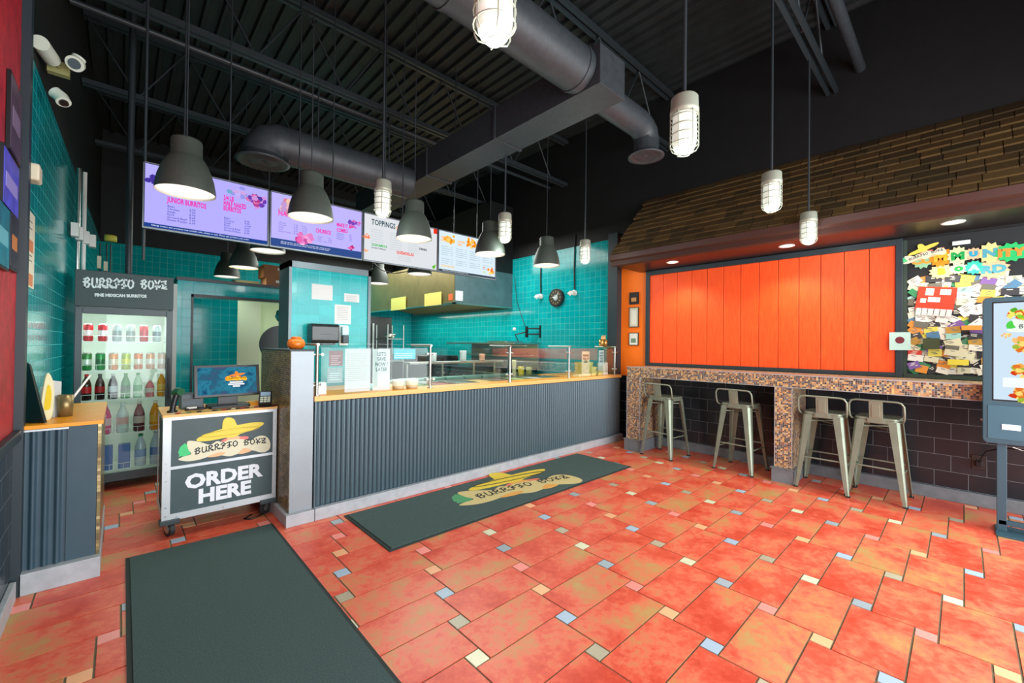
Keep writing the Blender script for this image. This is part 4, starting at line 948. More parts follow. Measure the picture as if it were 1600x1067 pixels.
# things on the cart
t = thing('register_screen', 'wide black touch screen register with orange hat logo on the cart', 'computer screen', (.63, 3.95, .854))
Mm = Matrix.Translation((.632, 3.95, 1.057)) @ Matrix.Rotation(R(2), 4, 'Z') @ Matrix.Rotation(R(-10), 4, 'X')
mb = MB(); mb.M = Mm; mb.box(-.218, .218, 0, .022, -.125, .125); hs = mb.build('housing', DKP, t, bevel=.004)
ks = NT('register_wallpaper'); nz = ks.noise(ks.coord(), 9, 4, .6)
em = ks.n('ShaderNodeEmission', None, Color=ks.ramp(nz, [(.3, lin('#173a63')), (.45, lin('#2f7f9a')), (.55, lin('#2a5f78')), (.7, lin('#5a4a78'))]), Strength=.9); ks.t.links.new(em.outputs[0], ks.out.inputs[0])
mb = MB(); mb.M = Mm; mb.box(-.195, .195, -.001, 0, -.105, .105); mb.build('lit_display', ks.m, t)
Ml = Mm @ Matrix(((1, 0, 0, 0), (0, 0, -1, -.0012), (0, 1, 0, 0), (0, 0, 0, 1)))
lc = {k: glow('register_logo_'+k, c, 1) for k, c in dict(yellow='#f08a3a', tan='#f5b02a', green='#f0902a', pink='#e05a3a', skin='#f5c060', ink='#7a3a10', shade='#e06a2a').items()}
logo(t, Ml @ Matrix.Translation((-.02, .0, 0)), .15, cols=lc, th=.0003)
mb = MB(); mb.M = Ml
for a, b, c in ((.01, .10, -.02), (.0, .11, -.036), (.03, .08, -.052)): mb.add([(a, c, .0004), (b, c, .0004), (b, c+.010, .0004), (a, c+.010, .0004)], [(0, 1, 2, 3)])
mb.build('greeting_lines', glow('register_text', '#ffffff', 1), t)
mb = MB(); mb.box(.57, .70, 3.965, 3.985, .87, .97); mb.rbox(.50, .77, 3.85, 4.06, .854, .872, .02); mb.build('stand', DKP, t, bevel=.003)
t = thing('card_terminal', 'black card payment terminal with pale keys at the right of the cart', 'card terminal', (.85, 3.76, .854))
Mt = Matrix.Translation((.855, 3.775, .912)) @ Matrix.Rotation(R(-15), 4, 'Z') @ Matrix.Rotation(R(35), 4, 'X')
mb = MB(); mb.M = Mt; mb.rbox(-.045, .045, -.075, .075, -.015, .02, .012); mb.build('body', DKP, t, bevel=.003)
mb = MB(); mb.M = Mt; mb.box(-.035, .035, .015, .062, .0195, .021); mb.build('display', mat('terminal_display', '#8fb0c8', .3), t)
mb = MB(); mb.M = Mt
for a in range(3):
    for b in range(3): mb.box(-.034+a*.024, -.014+a*.024, -.06+b*.023, -.043+b*.023, .0195, .0225)
mb.build('keys', mat('pale_keys', '#b8c4b0', .5), t)
mb = MB(); mb.box(.82, .89, 3.75, 3.82, .857, .88); mb.build('cradle', DKP, t)
t = thing('barcode_scanner', 'black and green handheld scanner standing at the left of the cart', 'scanner', (.30, 3.85, .854))
mb = MB().tube([(.285, 3.86, .865), (.295, 3.86, .93), (.31, 3.86, .99)], .018, 12); mb.cyl((.285, 3.86, .853), (.285, 3.86, .866), .03, n=16); mb.build('grip', DKP, t)
MB().tube([(.30, 3.875, .985), (.315, 3.85, 1.005), (.33, 3.82, 1.0)], .026, 12).build('head', mat('dark_green_plastic', '#1e5a3c', .4), t)
t = thing('receipt_printer', 'dark grey receipt printer behind the left side of the register screen', 'printer', (.42, 4.02, .854))
bx(.34, .48, 3.96, 4.12, .853, .965).build('case', GREYP, t, bevel=.008); bx(.36, .46, 3.955, 3.9605, .92, .93).build('paper_slot', DKP, t)
simple('cable_bundle', MB().tube([(.36, 3.85, .862), (.42, 3.83, .868), (.47, 3.87, .862), (.41, 3.90, .868), (.36, 3.87, .862), (.44, 3.84, .862), (.49, 3.88, .862)], .006, 6), DKP, 'tangled black cables on the cart before the printer', 'cable')
simple('power_brick', bx_ if False else MB().rbox(.37, .43, 3.88, 3.91, .8545, .876, .006), WHITE, 'small white power adapter on the cart beside the cables', 'adapter')
simple('yellow_envelope', MB().box(.775, .86, 3.90, 3.99, .8545, .875), mat('yellow_pad', '#e8a82a', .7), 'yellow paper pad on the cart left of the card terminal', 'notepad')
simple('charging_cable', MB().tube([(.78, 3.80, .012), (.72, 3.76, .006), (.76, 3.72, .006), (.82, 3.75, .006), (.9, 3.80, .006)], .005, 6), DKP, 'black cable lying on the floor under the cart', 'cable')

# ------------------------------------------------------------------ order kiosk
KT = mat('kiosk_slate', '#34535f', .4); KX = 4.80
t = thing('order_kiosk', 'tall slate blue self order kiosk standing at the snack bar end', 'kiosk', (4.87, -.4, 0))
hd = MB().rbox(KX, KX+.075, -.72, -.10, .665, 1.757, .03, 4, axis='x').build('head', KT, t, bevel=.004)
mb = MB().box(KX-.0015, KX, -.655, -.148, .985, 1.722); mb.build('screen_border', DKP, hd)
M = fr_x(KX-.0022, -.155, .995); wd, hh = .493, .717
mb = MB(); mb.M = M; mb.add([(0, 0, 0), (wd, 0, 0), (wd, hh, 0), (0, hh, 0)], [(0, 1, 2, 3)]); mb.build('lit_display', glow('kiosk_display', '#c4d8e8', 1), hd)
food(M, .125, .63, .075, ['#8ac43a', '#e8c030', '#e05a2a', '#5aa82a', '#f0e070'], hd, 31, 30)
food(M, .06, .48, .035, ['#f0c050', '#f5d890', '#e8b070'], hd, 35, 12)
for v_, s_ in ((.41, 32), (.22, 33), (.05, 34)): food(M, .14, v_, .085, ['#e8a04a', '#d8702a', '#f0d070', '#c83a1a', '#f0b870', '#9ab03a'], hd, s_, 34)
for v_, s_ in ((.48, 36), (.30, 37), (.10, 38)): food(M, .36, v_, .09, ['#e8a04a', '#d8702a', '#f0d070', '#c83a1a', '#9ab03a'], hd, s_, 34)
kc = {k: glow('kiosk_logo_'+k, c, 1) for k, c in dict(yellow='#e8d040', tan='#e4efe0', green='#4fc84a', pink='#e87a6a', skin='#efd0a0', ink='#2a3a3a', shade='#b8a02a').items()}
logo(hd, M @ Matrix.Translation((.06, .505, .0005)), .38, cols=kc, th=.0003)
rect(M, .045, .095, .45, .165, '#e6edf6', 'start_button', hd, .004)
bx(KX-.004, KX, -.70, -.125, .70, .95).build('printer_door', mat('kiosk_door', '#3b6170', .42), hd, bevel=.003)
bx(KX-.009, KX-.004, -.285, -.195, .775, .815).build('receipt_slot', mat('white_slot', '#dfe8f8', .4, emit='#dfe8ff', es=.3), hd, bevel=.002)
MB().cyl((KX+.03, -.10, .83), (KX+.03, -.09, .83), .008, n=12).build('key_lock', STEEL, hd)
for y0 in (-.222, -.66): bx(4.835, 4.87, y0, y0+.05, .012, .67).build('leg', KT, t, bevel=.003)
mb = MB(); mb.box(4.72, 5.0, -.72, -.165, 0, .012); mb.box(4.835, 4.87, -.65, -.18, .06, .095); mb.build('base_plate', KT, t, bevel=.003)
MB().tube([(4.88, -.25, .64), (4.9, -.3, .62), (4.9, -.36, .64), (4.88, -.31, .655)], .004, 6).build('coiled_cable', STEEL, t)

# ------------------------------------------------------------------ stub wall fittings
WY = 4.3
t = thing('towel_dispenser', 'smoky black paper towel dispenser on the teal stub wall', 'towel dispenser', (1.44, 4.2, 1.35))
mb = MB().rbox(1.318, 1.572, 4.16, WY-.002, 1.36, 1.545, .03, 4, axis='x'); mb.build('cover', mat('smoky_plastic', '#1f2426', .25), t, bevel=.006)
bx(1.335, 1.555, 4.20, WY-.002, 1.345, 1.362).build('base', GREYP, t); bx(1.40, 1.50, 4.157, 4.162, 1.44, 1.447).build('badge', GREYP, t)
t = thing('soap_dispenser', 'wall soap dispenser with clear bottle beside the towel dispenser', 'soap dispenser', (1.67, 4.25, 1.34))
bx(1.63, 1.70, 4.235, WY-.002, 1.44, 1.53).build('bottle', mat('pale_blue_soap', '#a8cdd8', .2), t, bevel=.008)
bx(1.635, 1.695, 4.225, WY-.002, 1.36, 1.44).build('pump_housing', GREYP, t, bevel=.008); bx(1.622, 1.708, 4.285, WY-.002, 1.34, 1.54).build('back_plate', WHITE, t)
for x0, x1, z0, z1, lab, pr_ in ((1.355, 1.553, 1.785, 1.935, 'large white sheet taped high on the teal stub wall', 0), (1.668, 1.825, 1.785, 1.87, 'small white sheet taped at the upper right of the stub wall', 4), (1.575, 1.74, 1.556, 1.75, 'white printed instruction sheet above the soap dispenser', 8)):
    mb = MB(); mb.cm = 0; mb.box(x0, x1, WY-.002, WY-.0005, z0, z1); mb.cm = 1
    for q in range(pr_): mb.box(x0+.02, x1-.03, WY-.0026, WY-.002, z1-.025-q*.018, z1-.022-q*.018)
    simple('taped_sheet', mb, [PAPER, LINE], lab, 'paper sheet')
t = thing('decorative_gourd', 'orange patterned jar on top of the end partition', 'jar', (1.03, 3.62, 1.31))
MB().lathe([(0, 0), (.045, 0), (.062, .02), (.066, .045), (.055, .075), (.035, .082)], (1.03, 3.62, 1.311), 20).build('jar_body', mat('orange_jar', '#e8741c', .3, noise=.4, nscale=60), t)
MB().lathe([(.035, .082), (.038, .09), (.03, .098), (0, .098)], (1.03, 3.62, 1.311), 20).build('lid', mat('amber_lid', '#c86a14', .3), t)
# signs and goods behind the sneeze guard
def sheet(x0, x1, z0, z1, y, c, label, lines=0, lc='#5a6468', head=None, hc=None, hs=.03, lean=0, sheetname='counter_sign', cat='sign', hv=.03):
    t = thing(sheetname, label, cat, ((x0+x1)/2, y, z0))
    bx(x0, x1, y, y+.002, z0, z1).build('sheet', mat('sheet_'+c[1:], c, .7), t)
    if lines:
        mb = MB()
        for q in range(lines): mb.box(x0+.015, x1-.02-.01*(q % 3), y-.0008, y, z1-hv-.015-q*.017, z1-hv-.012-q*.017)
        mb.build('printed_lines', mat('print_'+lc[1:], lc, .7), t)
    if head: text('heading', head, hs, fr_y((x0+x1)/2, y-.0012, z1-hv), mat('head_'+hc[1:], hc, .7), t, .001, 'CENTER', .8)
    return t
sheet(1.235, 1.345, 1.175, 1.30, 3.475, '#7c4a50', 'maroon and grey printed card at the left end of the glass', 5, '#f0dcdc')
sheet(1.225, 1.345, 1.04, 1.16, 3.478, '#8a9ea0', 'grey blue printed card below the maroon one', 4, '#e4ecec')
sheet(1.365, 1.585, .955, 1.315, 3.48, '#c3cac8', 'large pale sheet with faint pink lines behind the glass', 14, '#a88f92')
sheet(1.605, 1.765, .955, 1.315, 3.48, '#c9d0cf', 'tall white sign asking guests to save now behind the glass', 0, head="LET'S\nSAVE\nNOW /\nLATER", hc='#4a5c60', hs=.045, hv=.06)
sheet(1.80, 2.02, 1.22, 1.315, 3.48, '#1fb0c4', 'turquoise flyer with two round cups behind the glass', 3, '#e8f4f4')
sheet(4.545, 4.71, .965, 1.285, 3.49, '#ead9b4', 'cream prepared food pick up sign behind the glass', 0, head='PREPARE\nPICK UP\nHERE', hc='#5a3a24', hs=.042, hv=.07)
sheet(4.945, 5.06, 1.08, 1.30, 3.50, '#dfeaec', 'narrow white sign above the takeout boxes', 0, head='LOVE\nWHAT\nYOU\nNEED', hc='#3a5a66', hs=.04, hv=.05)
simple('menu_leaflet', MB().add([(1.47, 3.62, .947), (1.75, 3.60, .947), (1.78, 3.85, .97), (1.55, 3.88, .99), (1.47, 3.62, .950), (1.75, 3.60, .950), (1.78, 3.85, .973), (1.55, 3.88, .993)], [(0, 3, 2, 1), (4, 5, 6, 7), (0, 1, 5, 4), (1, 2, 6, 5), (2, 3, 7, 6), (3, 0, 4, 7)]), mat('teal_leaflet', '#2a8f96', .5), 'teal folded leaflets lying on the orange counter top', 'leaflet')
simple('white_bag', MB().rbox(1.15, 1.24, 3.52, 3.62, .946, 1.04, .02), WHITE, 'small white bag at the left end of the orange counter top', 'bag')
for x, lab in ((1.89, 'round white takeout tub, left of the pair behind the glass'), (2.03, 'round white takeout tub, right of the pair behind the glass')):
    t = thing('takeout_tub', lab, 'container', (x, 3.56, .946), 0, 'white takeout tubs')
    MB().lathe([(0, 0), (.05, 0), (.06, .075)], (x, 3.56, .946), 24).build('tub_body', CREAM, t); MB().lathe([(.0625, .07), (.064, .078), (.06, .084), (0, .085)], (x, 3.56, .946), 24).build('lid', WHITE, t)
rg = random.Random(2)
TB = mat('pale_yellow_box', '#dcd68a', .6)
for x, y, n in ((4.80, 3.72, 3), (4.93, 3.68, 3), (4.86, 3.57, 2), (5.0, 3.56, 1)):
    for q in range(n):
        z = .946+q*.062
        mb = MB(); v0 = .045; v1 = .058
        mb.add([(x-v0, y-v0, z), (x+v0, y-v0, z), (x+v0, y+v0, z), (x-v0, y+v0, z), (x-v1, y-v1, z+.06), (x+v1, y-v1, z+.06), (x+v1, y+v1, z+.06), (x-v1, y+v1, z+.06)], [(0, 3, 2, 1), (4, 5, 6, 7), (0, 1, 5, 4), (1, 2, 6, 5), (2, 3, 7, 6), (3, 0, 4, 7)])
        simple('takeout_box', mb, TB, 'pale yellow takeout box in the stack beside the pick up sign', 'takeout box', 'pale yellow takeout boxes')
simple('napkin_dispenser', MB().rbox(5.12, 5.23, 3.53, 3.66, .946, 1.12, .03, 4), WHITE, 'white napkin dispenser at the right end of the counter', 'napkin dispenser')
simple('recipe_block', MB().box(4.50, 4.76, 3.50, 3.60, .946, .975), mat('pale_wood_block', '#d8cfa0', .5), 'pale wooden block under the pick up sign', 'block')
t = thing('utensil_can', 'pair of shiny tin cans holding wooden spoons on the glass shelf', 'tin can', (5.2, 3.62, 1.358))
for x in (5.17, 5.26):
    MB().lathe([(0, 0), (.038, 0), (.038, .10), (.035, .10), (.035, .01)], (x, 3.62, 1.3585), 20).build('tin', mat('gold_tin', '#c9a05a', .25, metal=.8), t)
mb = MB()
for q in range(6): mb.box(5.15+q*.025, 5.165+q*.025, 3.61+.004*q, 3.612+.004*q, 1.37, 1.50+.01*(q % 3))
mb.build('wooden_spoons', mat('pale_wood', '#e0b070', .7), t)
# wall things on the clock wall (X = 5.5)
t = thing('wall_clock', 'round black wall clock with pale centre on the teal wall', 'clock', (5.48, 4.762, 2.17))
MB().cyl((5.455, 4.762, 2.18), (5.499, 4.762, 2.18), .155, n=40).build('clock_case', DKP, t)
MB().cyl((5.450, 4.762, 2.18), (5.4555, 4.762, 2.18), .135, n=40).build('clock_face', mat('clock_face', '#2c2a26', .4), t)
MB().cyl((5.448, 4.762, 2.18), (5.4505, 4.762, 2.18), .05, n=30).build('clock_centre', mat('pale_centre', '#9fb0ae', .4), t)
mb = MB()
for q in range(12):
    a = q*pi/6; mb.M = Matrix.Translation((5.449, 4.762, 2.18)) @ Matrix.Rotation(a, 4, 'X'); mb.box(-.001, 0, -.008, .008, .085, .12)
mb.build('numeral_marks', mat('brass_marks', '#8a7a4a', .4), t)
mb = MB(); mb.M = Matrix.Translation((5.447, 4.762, 2.18)) @ Matrix.Rotation(R(40), 4, 'X'); mb.box(-.001, 0, -.005, .005, -.02, .10); mb.M = Matrix.Translation((5.446, 4.762, 2.18)) @ Matrix.Rotation(R(-80), 4, 'X'); mb.box(-.001, 0, -.006, .006, -.02, .07); mb.build('clock_hands', WHITE, t)
for y, lab in ((5.14, 'white wall floodlight left of the clock'), (4.38, 'white wall floodlight right of the clock')):
    t = thing('wall_floodlight', lab, 'wall light', (5.46, y, 2.2))
    MB().tube([(5.45, y+.01, 2.235), (5.42, y+.03, 2.23), (5.40, y+.05, 2.20)], .036, 16).build('lamp_head', WHITE, t)
    MB().cyl((5.499, y, 2.235), (5.46, y, 2.235), .045, n=20).build('mount', WHITE, t)
    MB().tube([(5.485, y, 2.29), (5.485, y+.01, 2.6), (5.485, y, 3.2)], .011, 8).build('conduit', DKP, t)
t = thing('wall_bracket', 'black folding arm bracket low on the teal wall', 'bracket', (5.45, 5.35, 1.6))
mb = MB().box(5.485, 5.499, 5.14, 5.17, 1.5, 1.72); 
mb.tube([(5.48, 5.155, 1.66), (5.35, 5.35, 1.66)], .013, 8).tube([(5.48, 5.155, 1.56), (5.35, 5.35, 1.56)], .013, 8).box(5.33, 5.37, 5.33, 5.37, 1.50, 1.70); mb.tube([(5.35, 5.35, 1.6), (5.25, 5.55, 1.55), (5.3, 5.5, 1.42)], .012, 8); mb.build('arm', DKP, t)
MB().lathe([(0, 0), (.03, 0), (.03, .05), (0, .05)], (5.30, 5.62, 1.63), 12).build('cable_plug', WHITE, t)
simple('hanging_cable', MB().tube([(5.46, 5.80, 2.65), (5.47, 5.75, 2.2), (5.46, 5.6, 1.9), (5.45, 5.5, 1.72)], .006, 6), DKP, 'thin black cable drooping from the hood to the wall bracket', 'cable')

# ------------------------------------------------------------------ extraction hood and cooking line
t = thing('extraction_hood', 'long stainless extraction hood over the cooking line', 'hood', (4.8, 7.8, 2.07))
bx(4.16, 4.20, 5.915, 9.6, 2.07, 2.85).build('front_face', STEELY, t)
bx(4.17, 5.499, 5.9, 5.93, 2.08, 2.72).build('end_panel', STEELB, t)
mb = MB(); mb.box(4.14, 4.19, 5.89, 9.6, 2.055, 2.075); mb.box(4.14, 5.499, 5.89, 5.94, 2.055, 2.082); mb.box(5.47, 5.499, 5.93, 9.6, 2.05, 2.11); mb.build('drip_edge', STEEL, t)
mb = MB(); mb.M = None
y = 5.95
while y < 9.4:
    mb.add([(4.30, y, 2.27), (4.30, y+.03, 2.27), (5.44, y+.03, 2.10), (5.44, y, 2.10), (4.30, y, 2.285), (4.30, y+.03, 2.285), (5.44, y+.03, 2.115), (5.44, y, 2.115)], [(0, 3, 2, 1), (4, 5, 6, 7), (0, 1, 5, 4), (1, 2, 6, 5), (2, 3, 7, 6), (3, 0, 4, 7)]); y += .06
mb.build('baffle_filter', mat('bronze_baffle', '#a08a55', .45, metal=.3), t)
mb = MB(); mb.add([(4.2, 5.93, 2.33), (5.48, 5.93, 2.13), (5.48, 9.6, 2.13), (4.2, 9.6, 2.33)], [(0, 1, 2, 3)]); mb.build('plenum_back', mat('dark_plenum', '#2c2412', .5, metal=.5), t)
bx(4.2, 5.499, 5.93, 9.6, 2.72, 2.76).build('hood_roof', STEELY, t)
for y0, y1, z0, z1, c, lab in ((7.53, 8.14, 2.05, 2.30, '#c9cf6a', 'yellow green sheet taped at the left of the hood front'), (6.27, 6.83, 2.06, 2.29, '#d3c968', 'yellow sheet taped near the right end of the hood front')):
    simple('taped_sheet', MB().box(4.136, 4.139, y0, y1, z0, z1), mat('sheet_'+c[1:], c, .7), lab, 'paper sheet')
simple('warning_sign', MB().box(4.156, 4.158, 5.95, 6.08, 2.12, 2.23), mat('orange_red_sign', '#d8602a', .6), 'small orange warning sign at the right end of the hood front', 'sign')
simple('taped_sheet', MB().box(4.175, 4.33, 5.896, 5.899, 2.11, 2.28), PAPER, 'white sheet taped on the near end panel of the hood', 'paper sheet')
# range with overshelf
t = thing('cooking_range', 'stainless cooking range with knobs and overshelf under the hood', 'range', (4.95, 6.2, 0))
bx(4.62, 5.42, 5.2, 7.2, .12, .90).build('range_body', STEEL, t, bevel=.005)
mb = MB(); mb.box(4.60, 5.44, 5.15, 7.25, .90, .95); mb.build('griddle_top', mat('dark_griddle', '#2c3234', .35, metal=.6), t, bevel=.004)
mb = MB(); mb.box(4.75, 5.40, 5.05, 7.0, 1.375, 1.40); mb.box(5.38, 5.42, 5.1, 7.0, .95, 1.40); mb.build('overshelf', STEEL, t, bevel=.003)
mb = MB(); mb.box(4.85, 5.38, 5.2, 6.7, 1.17, 1.19); mb.build('lower_shelf', STEEL, t)
bx(4.60, 4.62, 5.2, 7.2, .70, .88).build('control_panel', mat('dark_control_panel', '#2f3a3c', .35), t)
mb = MB()
for q in range(9): mb.cyl((4.60, 5.35+q*.21, .80), (4.57, 5.35+q*.21, .80), .025, n=12)
mb.build('knob_row', STEEL, t)
for sx in (4.67, 5.37):
    for sy in (5.25, 7.15): MB().cyl((sx, sy, 0), (sx, sy, .12), .025, n=10).build('leg', STEEL, t)
t = thing('fryer_cabinet', 'dark stainless fryer cabinet at the far end of the cooking line', 'fryer', (4.95, 8.3, 0))
bx(4.65, 5.42, 7.5, 9.2, 0, .92).build('cabinet', STEEL, t, bevel=.005); bx(4.66, 5.42, 7.52, 9.18, .92, 1.12).build('vat_cover', mat('dark_griddle', '#2c3234', .35, metal=.6), t, bevel=.01)
t = thing('dark_oven', 'tall dark oven stack at the far back left of the hood', 'oven', (3.9, 9.2, 0))
bx(3.4, 4.5, 8.8, 9.6, 0, 1.95).build('oven_body', mat('oven_dark', '#26292b', .35), t, bevel=.01); bx(3.5, 3.95, 8.79, 8.801, 1.1, 1.85).build('oven_window', DKP, t); bx(4.02, 4.06, 8.75, 8.79, 1.15, 1.8).build('handle', STEEL, t)
# prep table right behind the counter
t = thing('prep_table', 'stainless prep table with pan rail behind the service counter', 'prep table', (3.6, 4.45, 0))
mb = MB().box(2.4, 4.9, 4.5, 5.0, .86, .90); mb.build('table_top', STEEL, t, bevel=.004); bx(2.45, 4.85, 4.55, 4.97, 0, .86).build('refrigerated_base', STEEL, t, bevel=.005)
t = thing('pan_rail', 'raised steel shelf on short posts standing on the prep table', 'shelf', (3.5, 4.9, .9))
mb = MB(); mb.box(2.7, 4.3, 4.78, 4.98, 1.10, 1.125)
for x in (2.75, 3.3, 3.85, 4.25): mb.box(x-.01, x+.01, 4.94, 4.96, .901, 1.10)
mb.build('shelf_frame', STEEL, t)
GP = mat('green_tinted_pan', '#7ea89a', .3, metal=.5)
for q in range(6):
    x = 2.50+q*.3
    mb = MB(); mb.box(x, x+.26, 4.54, 4.74, .901, .935); t2 = tag(mb.build('food_pan', GP, None, bevel=.004), 'steel food pan set in the row on the prep table', 'food pan', 'food pans on the prep table')
    t2['group'] = 'food pans on the prep table'
FD = ['#5f8a4a', '#8a3a2a', '#3c5a4a', '#c9a24a', '#6a4a34', '#9ab06a', '#b0b8b0', '#4a6a5a']; FDN = ['shredded lettuce', 'red salsa', 'dark green peppers', 'yellow cheese', 'brown beans', 'pale green guacamole', 'white onions', 'green herbs']
for q in range(8):
    x = 2.12+q*.285; t = thing('serving_pan', 'steel serving pan set in the row behind the sneeze guard glass', 'serving pan', (x+.13, 3.88, .918), 0, 'serving pans behind the glass')
    mb = MB()
    for a in ((x, x+.26, 3.70, 3.71), (x, x+.26, 4.05, 4.06), (x, x+.01, 3.71, 4.05), (x+.25, x+.26, 3.71, 4.05)): mb.box(*a, .9185, .94)
    mb.build('pan_rim', STEEL, t)
    bx(x+.011, x+.249, 3.711, 4.049, .9185, .932).build('pan_filling', mat('filling_'+FD[q][1:], FD[q], .6, noise=.3, nscale=60, bump=.4), t)
for x, y, z, r, h, c, lab in ((4.36, 4.62, .90, .035, .24, '#e0d8a0', 'tall cream squeeze bottle on the prep table'), (4.55, 4.66, .90, .05, .13, '#e8d040', 'yellow tub on the prep table near the pick up sign'), (4.68, 4.62, .90, .05, .12, '#b8b870', 'olive tub on the prep table near the pick up sign'),
                            (3.1, 4.88, 1.125, .05, .12, '#d8e0dc', 'white tub on the pan rail, left'), (3.6, 4.88, 1.125, .05, .15, '#cfdad8', 'tall white tub on the middle of the pan rail'), (3.95, 4.88, 1.125, .045, .1, '#d89a7a', 'clay coloured tub on the right of the pan rail')):
    simple('food_tub', MB().lathe([(0, 0), (r*.85, 0), (r, h*.92), (r*.9, h), (0, h)], (x, y, z+.0005), 18), mat('tub_'+c[1:], c, .45), lab, 'tub')
t = thing('microwave', 'boxy stainless microwave on the range overshelf', 'microwave', (5.1, 5.6, 1.4))
bx(4.9, 5.3, 5.4, 5.9, 1.401, 1.43).build('tray', STEEL, t, bevel=.003)
t = thing('steel_rack', 'steel wire rack with hanging tools left of the cooking line', 'rack', (4.2, 7.9, 0))
mb = MB()
for x in (3.95, 4.3):
    for y in (7.9, 8.4): mb.cyl((x, y, 0), (x, y, 1.75), .012, n=8)
mb.build('rack_post', STEEL, t)
for z in (.5, 1.0, 1.45): bx(3.94, 4.31, 7.89, 8.41, z, z+.02).build('rack_shelf', STEEL, t)
simple('steel_bowl', MB().lathe([(.03, 0), (.09, .03), (.14, .09), (.135, .09), (.085, .035), (0, .005)], (4.12, 8.15, 1.471), 24), STEEL, 'steel mixing bowl on the wire rack', 'bowl')
simple('red_lidded_jar', MB().lathe([(0, 0), (.06, 0), (.06, .12), (.05, .14), (0, .14)], (4.0, 8.0, 1.021), 18), mat('red_lid', '#c8302a', .4), 'red lidded jar on the middle shelf of the wire rack', 'jar')
# boxes on the partition ledge, pan in the doorway
for x0, x1, z0, z1, y0, lab in ((1.34, 1.60, 2.20, 2.36, 6.1, 'brown cardboard box stacked on top on the doorway ledge'), (1.37, 1.58, 2.087, 2.198, 6.1, 'brown cardboard box under another on the doorway ledge'), (1.62, 1.80, 2.087, 2.19, 6.1, 'small brown cardboard box at the right on the doorway ledge')):
    mb = MB(); mb.cm = 0; mb.box(x0, x1, y0, y0+.3, z0, z1); mb.cm = 1; mb.box(x1-.10, x1-.04, y0-.001, y0, z1-.06, z1-.03)
    simple('cardboard_box', mb, [CARD, PAPER], lab, 'box', 'cardboard boxes on the doorway ledge')
simple('utensil_tray', MB().rbox(1.02, 1.3, 6.1, 6.3, 2.087, 2.13, .03), mat('olive_tray', '#8f8a58', .4), 'low metal tray on the doorway ledge', 'tray')
t = thing('hanging_pan', 'large black round pan hanging in the back doorway', 'pan', (1.62, 6.8, 1.2))
MB().cyl((1.60, 6.3, 1.34), (1.60, 6.34, 1.34), .25, n=36).build('pan_disc', DKP, t); bx(1.59, 1.61, 6.31, 6.33, 1.55, 1.90).build('pan_handle', STEEL, t)
t = thing('steel_kettle', 'shiny steel kettle with red lid hanging in the doorway', 'kettle', (1.62, 6.6, 1.7))
MB().lathe([(0, 0), (.08, .02), (.11, .08), (.09, .16), (.05, .18)], (1.60, 6.15, 1.62), 24).build('kettle_body', STEEL, t); MB().lathe([(.05, .18), (.06, .19), (.05, .22), (0, .22)], (1.60, 6.15, 1.62), 20).build('lid', mat('red_lid', '#c8302a', .4), t); MB().cyl((1.60, 6.15, 1.83), (1.60, 6.15, 1.90), .006, n=6).build('hook', STEEL, t)

# ------------------------------------------------------------------ left wall things
def poster(y0, y1, z0, z1, c1, c2, label, glo=False):
    t = thing('wall_poster', label, 'poster', (-.39, (y0+y1)/2, z0))
    bx(-.398, -.385, y0, y1, z0, z1).build('frame', DKP, t)
    bx(-.3855, -.3835, y0+.012, y1-.012, z0+.012, z1-.012).build('sheet', mat('poster_'+c1[1:], c1, .35, noise=.35, nscale=9), t)
    bx(-.3836, -.3825, y0+.05, y1-.05, z0+(z1-z0)*.35, z0+(z1-z0)*.6).build('printed_band', mat('poster_'+c2[1:], c2, .35), t)
poster(3.03, 3.33, 2.25, 2.62, '#5a4a5a', '#8a7a9a', 'dark framed poster highest on the red wall')
poster(2.90, 3.29, 1.96, 2.235, '#5a5ae0', '#a8a0f0', 'violet blue framed poster in the middle of the red wall')
poster(2.72, 3.075, 1.68, 1.975, '#1d7f96', '#6fc0d0', 'turquoise framed poster at the lower left of the red wall')
poster(3.085, 3.31, 1.70, 1.985, '#2c2438', '#c87a3a', 'dark framed poster with amber band beside the black trim')
t = thing('motion_sensor', 'small cream wall sensor beside the black trim', 'sensor', (-.37, 3.5, 2.25))
MB().rbox(-.395, -.335, 3.50, 3.62, 2.245, 2.34, .015, 3, axis='x').build('sensor_body', CREAM, t, bevel=.01)
t = thing('paper_menu', 'tall paper menu taped to the left teal wall', 'paper menu', (-.38, 3.75, 1.67))
def slab_y(y0, y1, z0, z1, off, th=.002):
    a, b = wlx(y0)+off, wlx(y1)+off
    return MB().add([(a, y0, z0), (b, y1, z0), (b, y1, z1), (a, y0, z1), (a+th, y0, z0), (b+th, y1, z0), (b+th, y1, z1), (a+th, y0, z1)], [(0, 3, 2, 1), (4, 5, 6, 7), (0, 1, 5, 4), (1, 2, 6, 5), (2, 3, 7, 6), (3, 0, 4, 7)])
slab_y(3.58, 3.89, 1.67, 2.115, .001).build('sheet', mat('menu_paper', '#dfe3cc', .8), t)
for z in (1.95, 1.75): slab_y(3.68, 3.84, z-.07, z, .0032, .0006).build('printed_block', mat('menu_print', '#d08a60', .8), t)
for z in (2.06, 2.02, 1.86, 1.83): slab_y(3.62, 3.8, z-.006, z, .0032, .0006).build('printed_line', LINE, t)
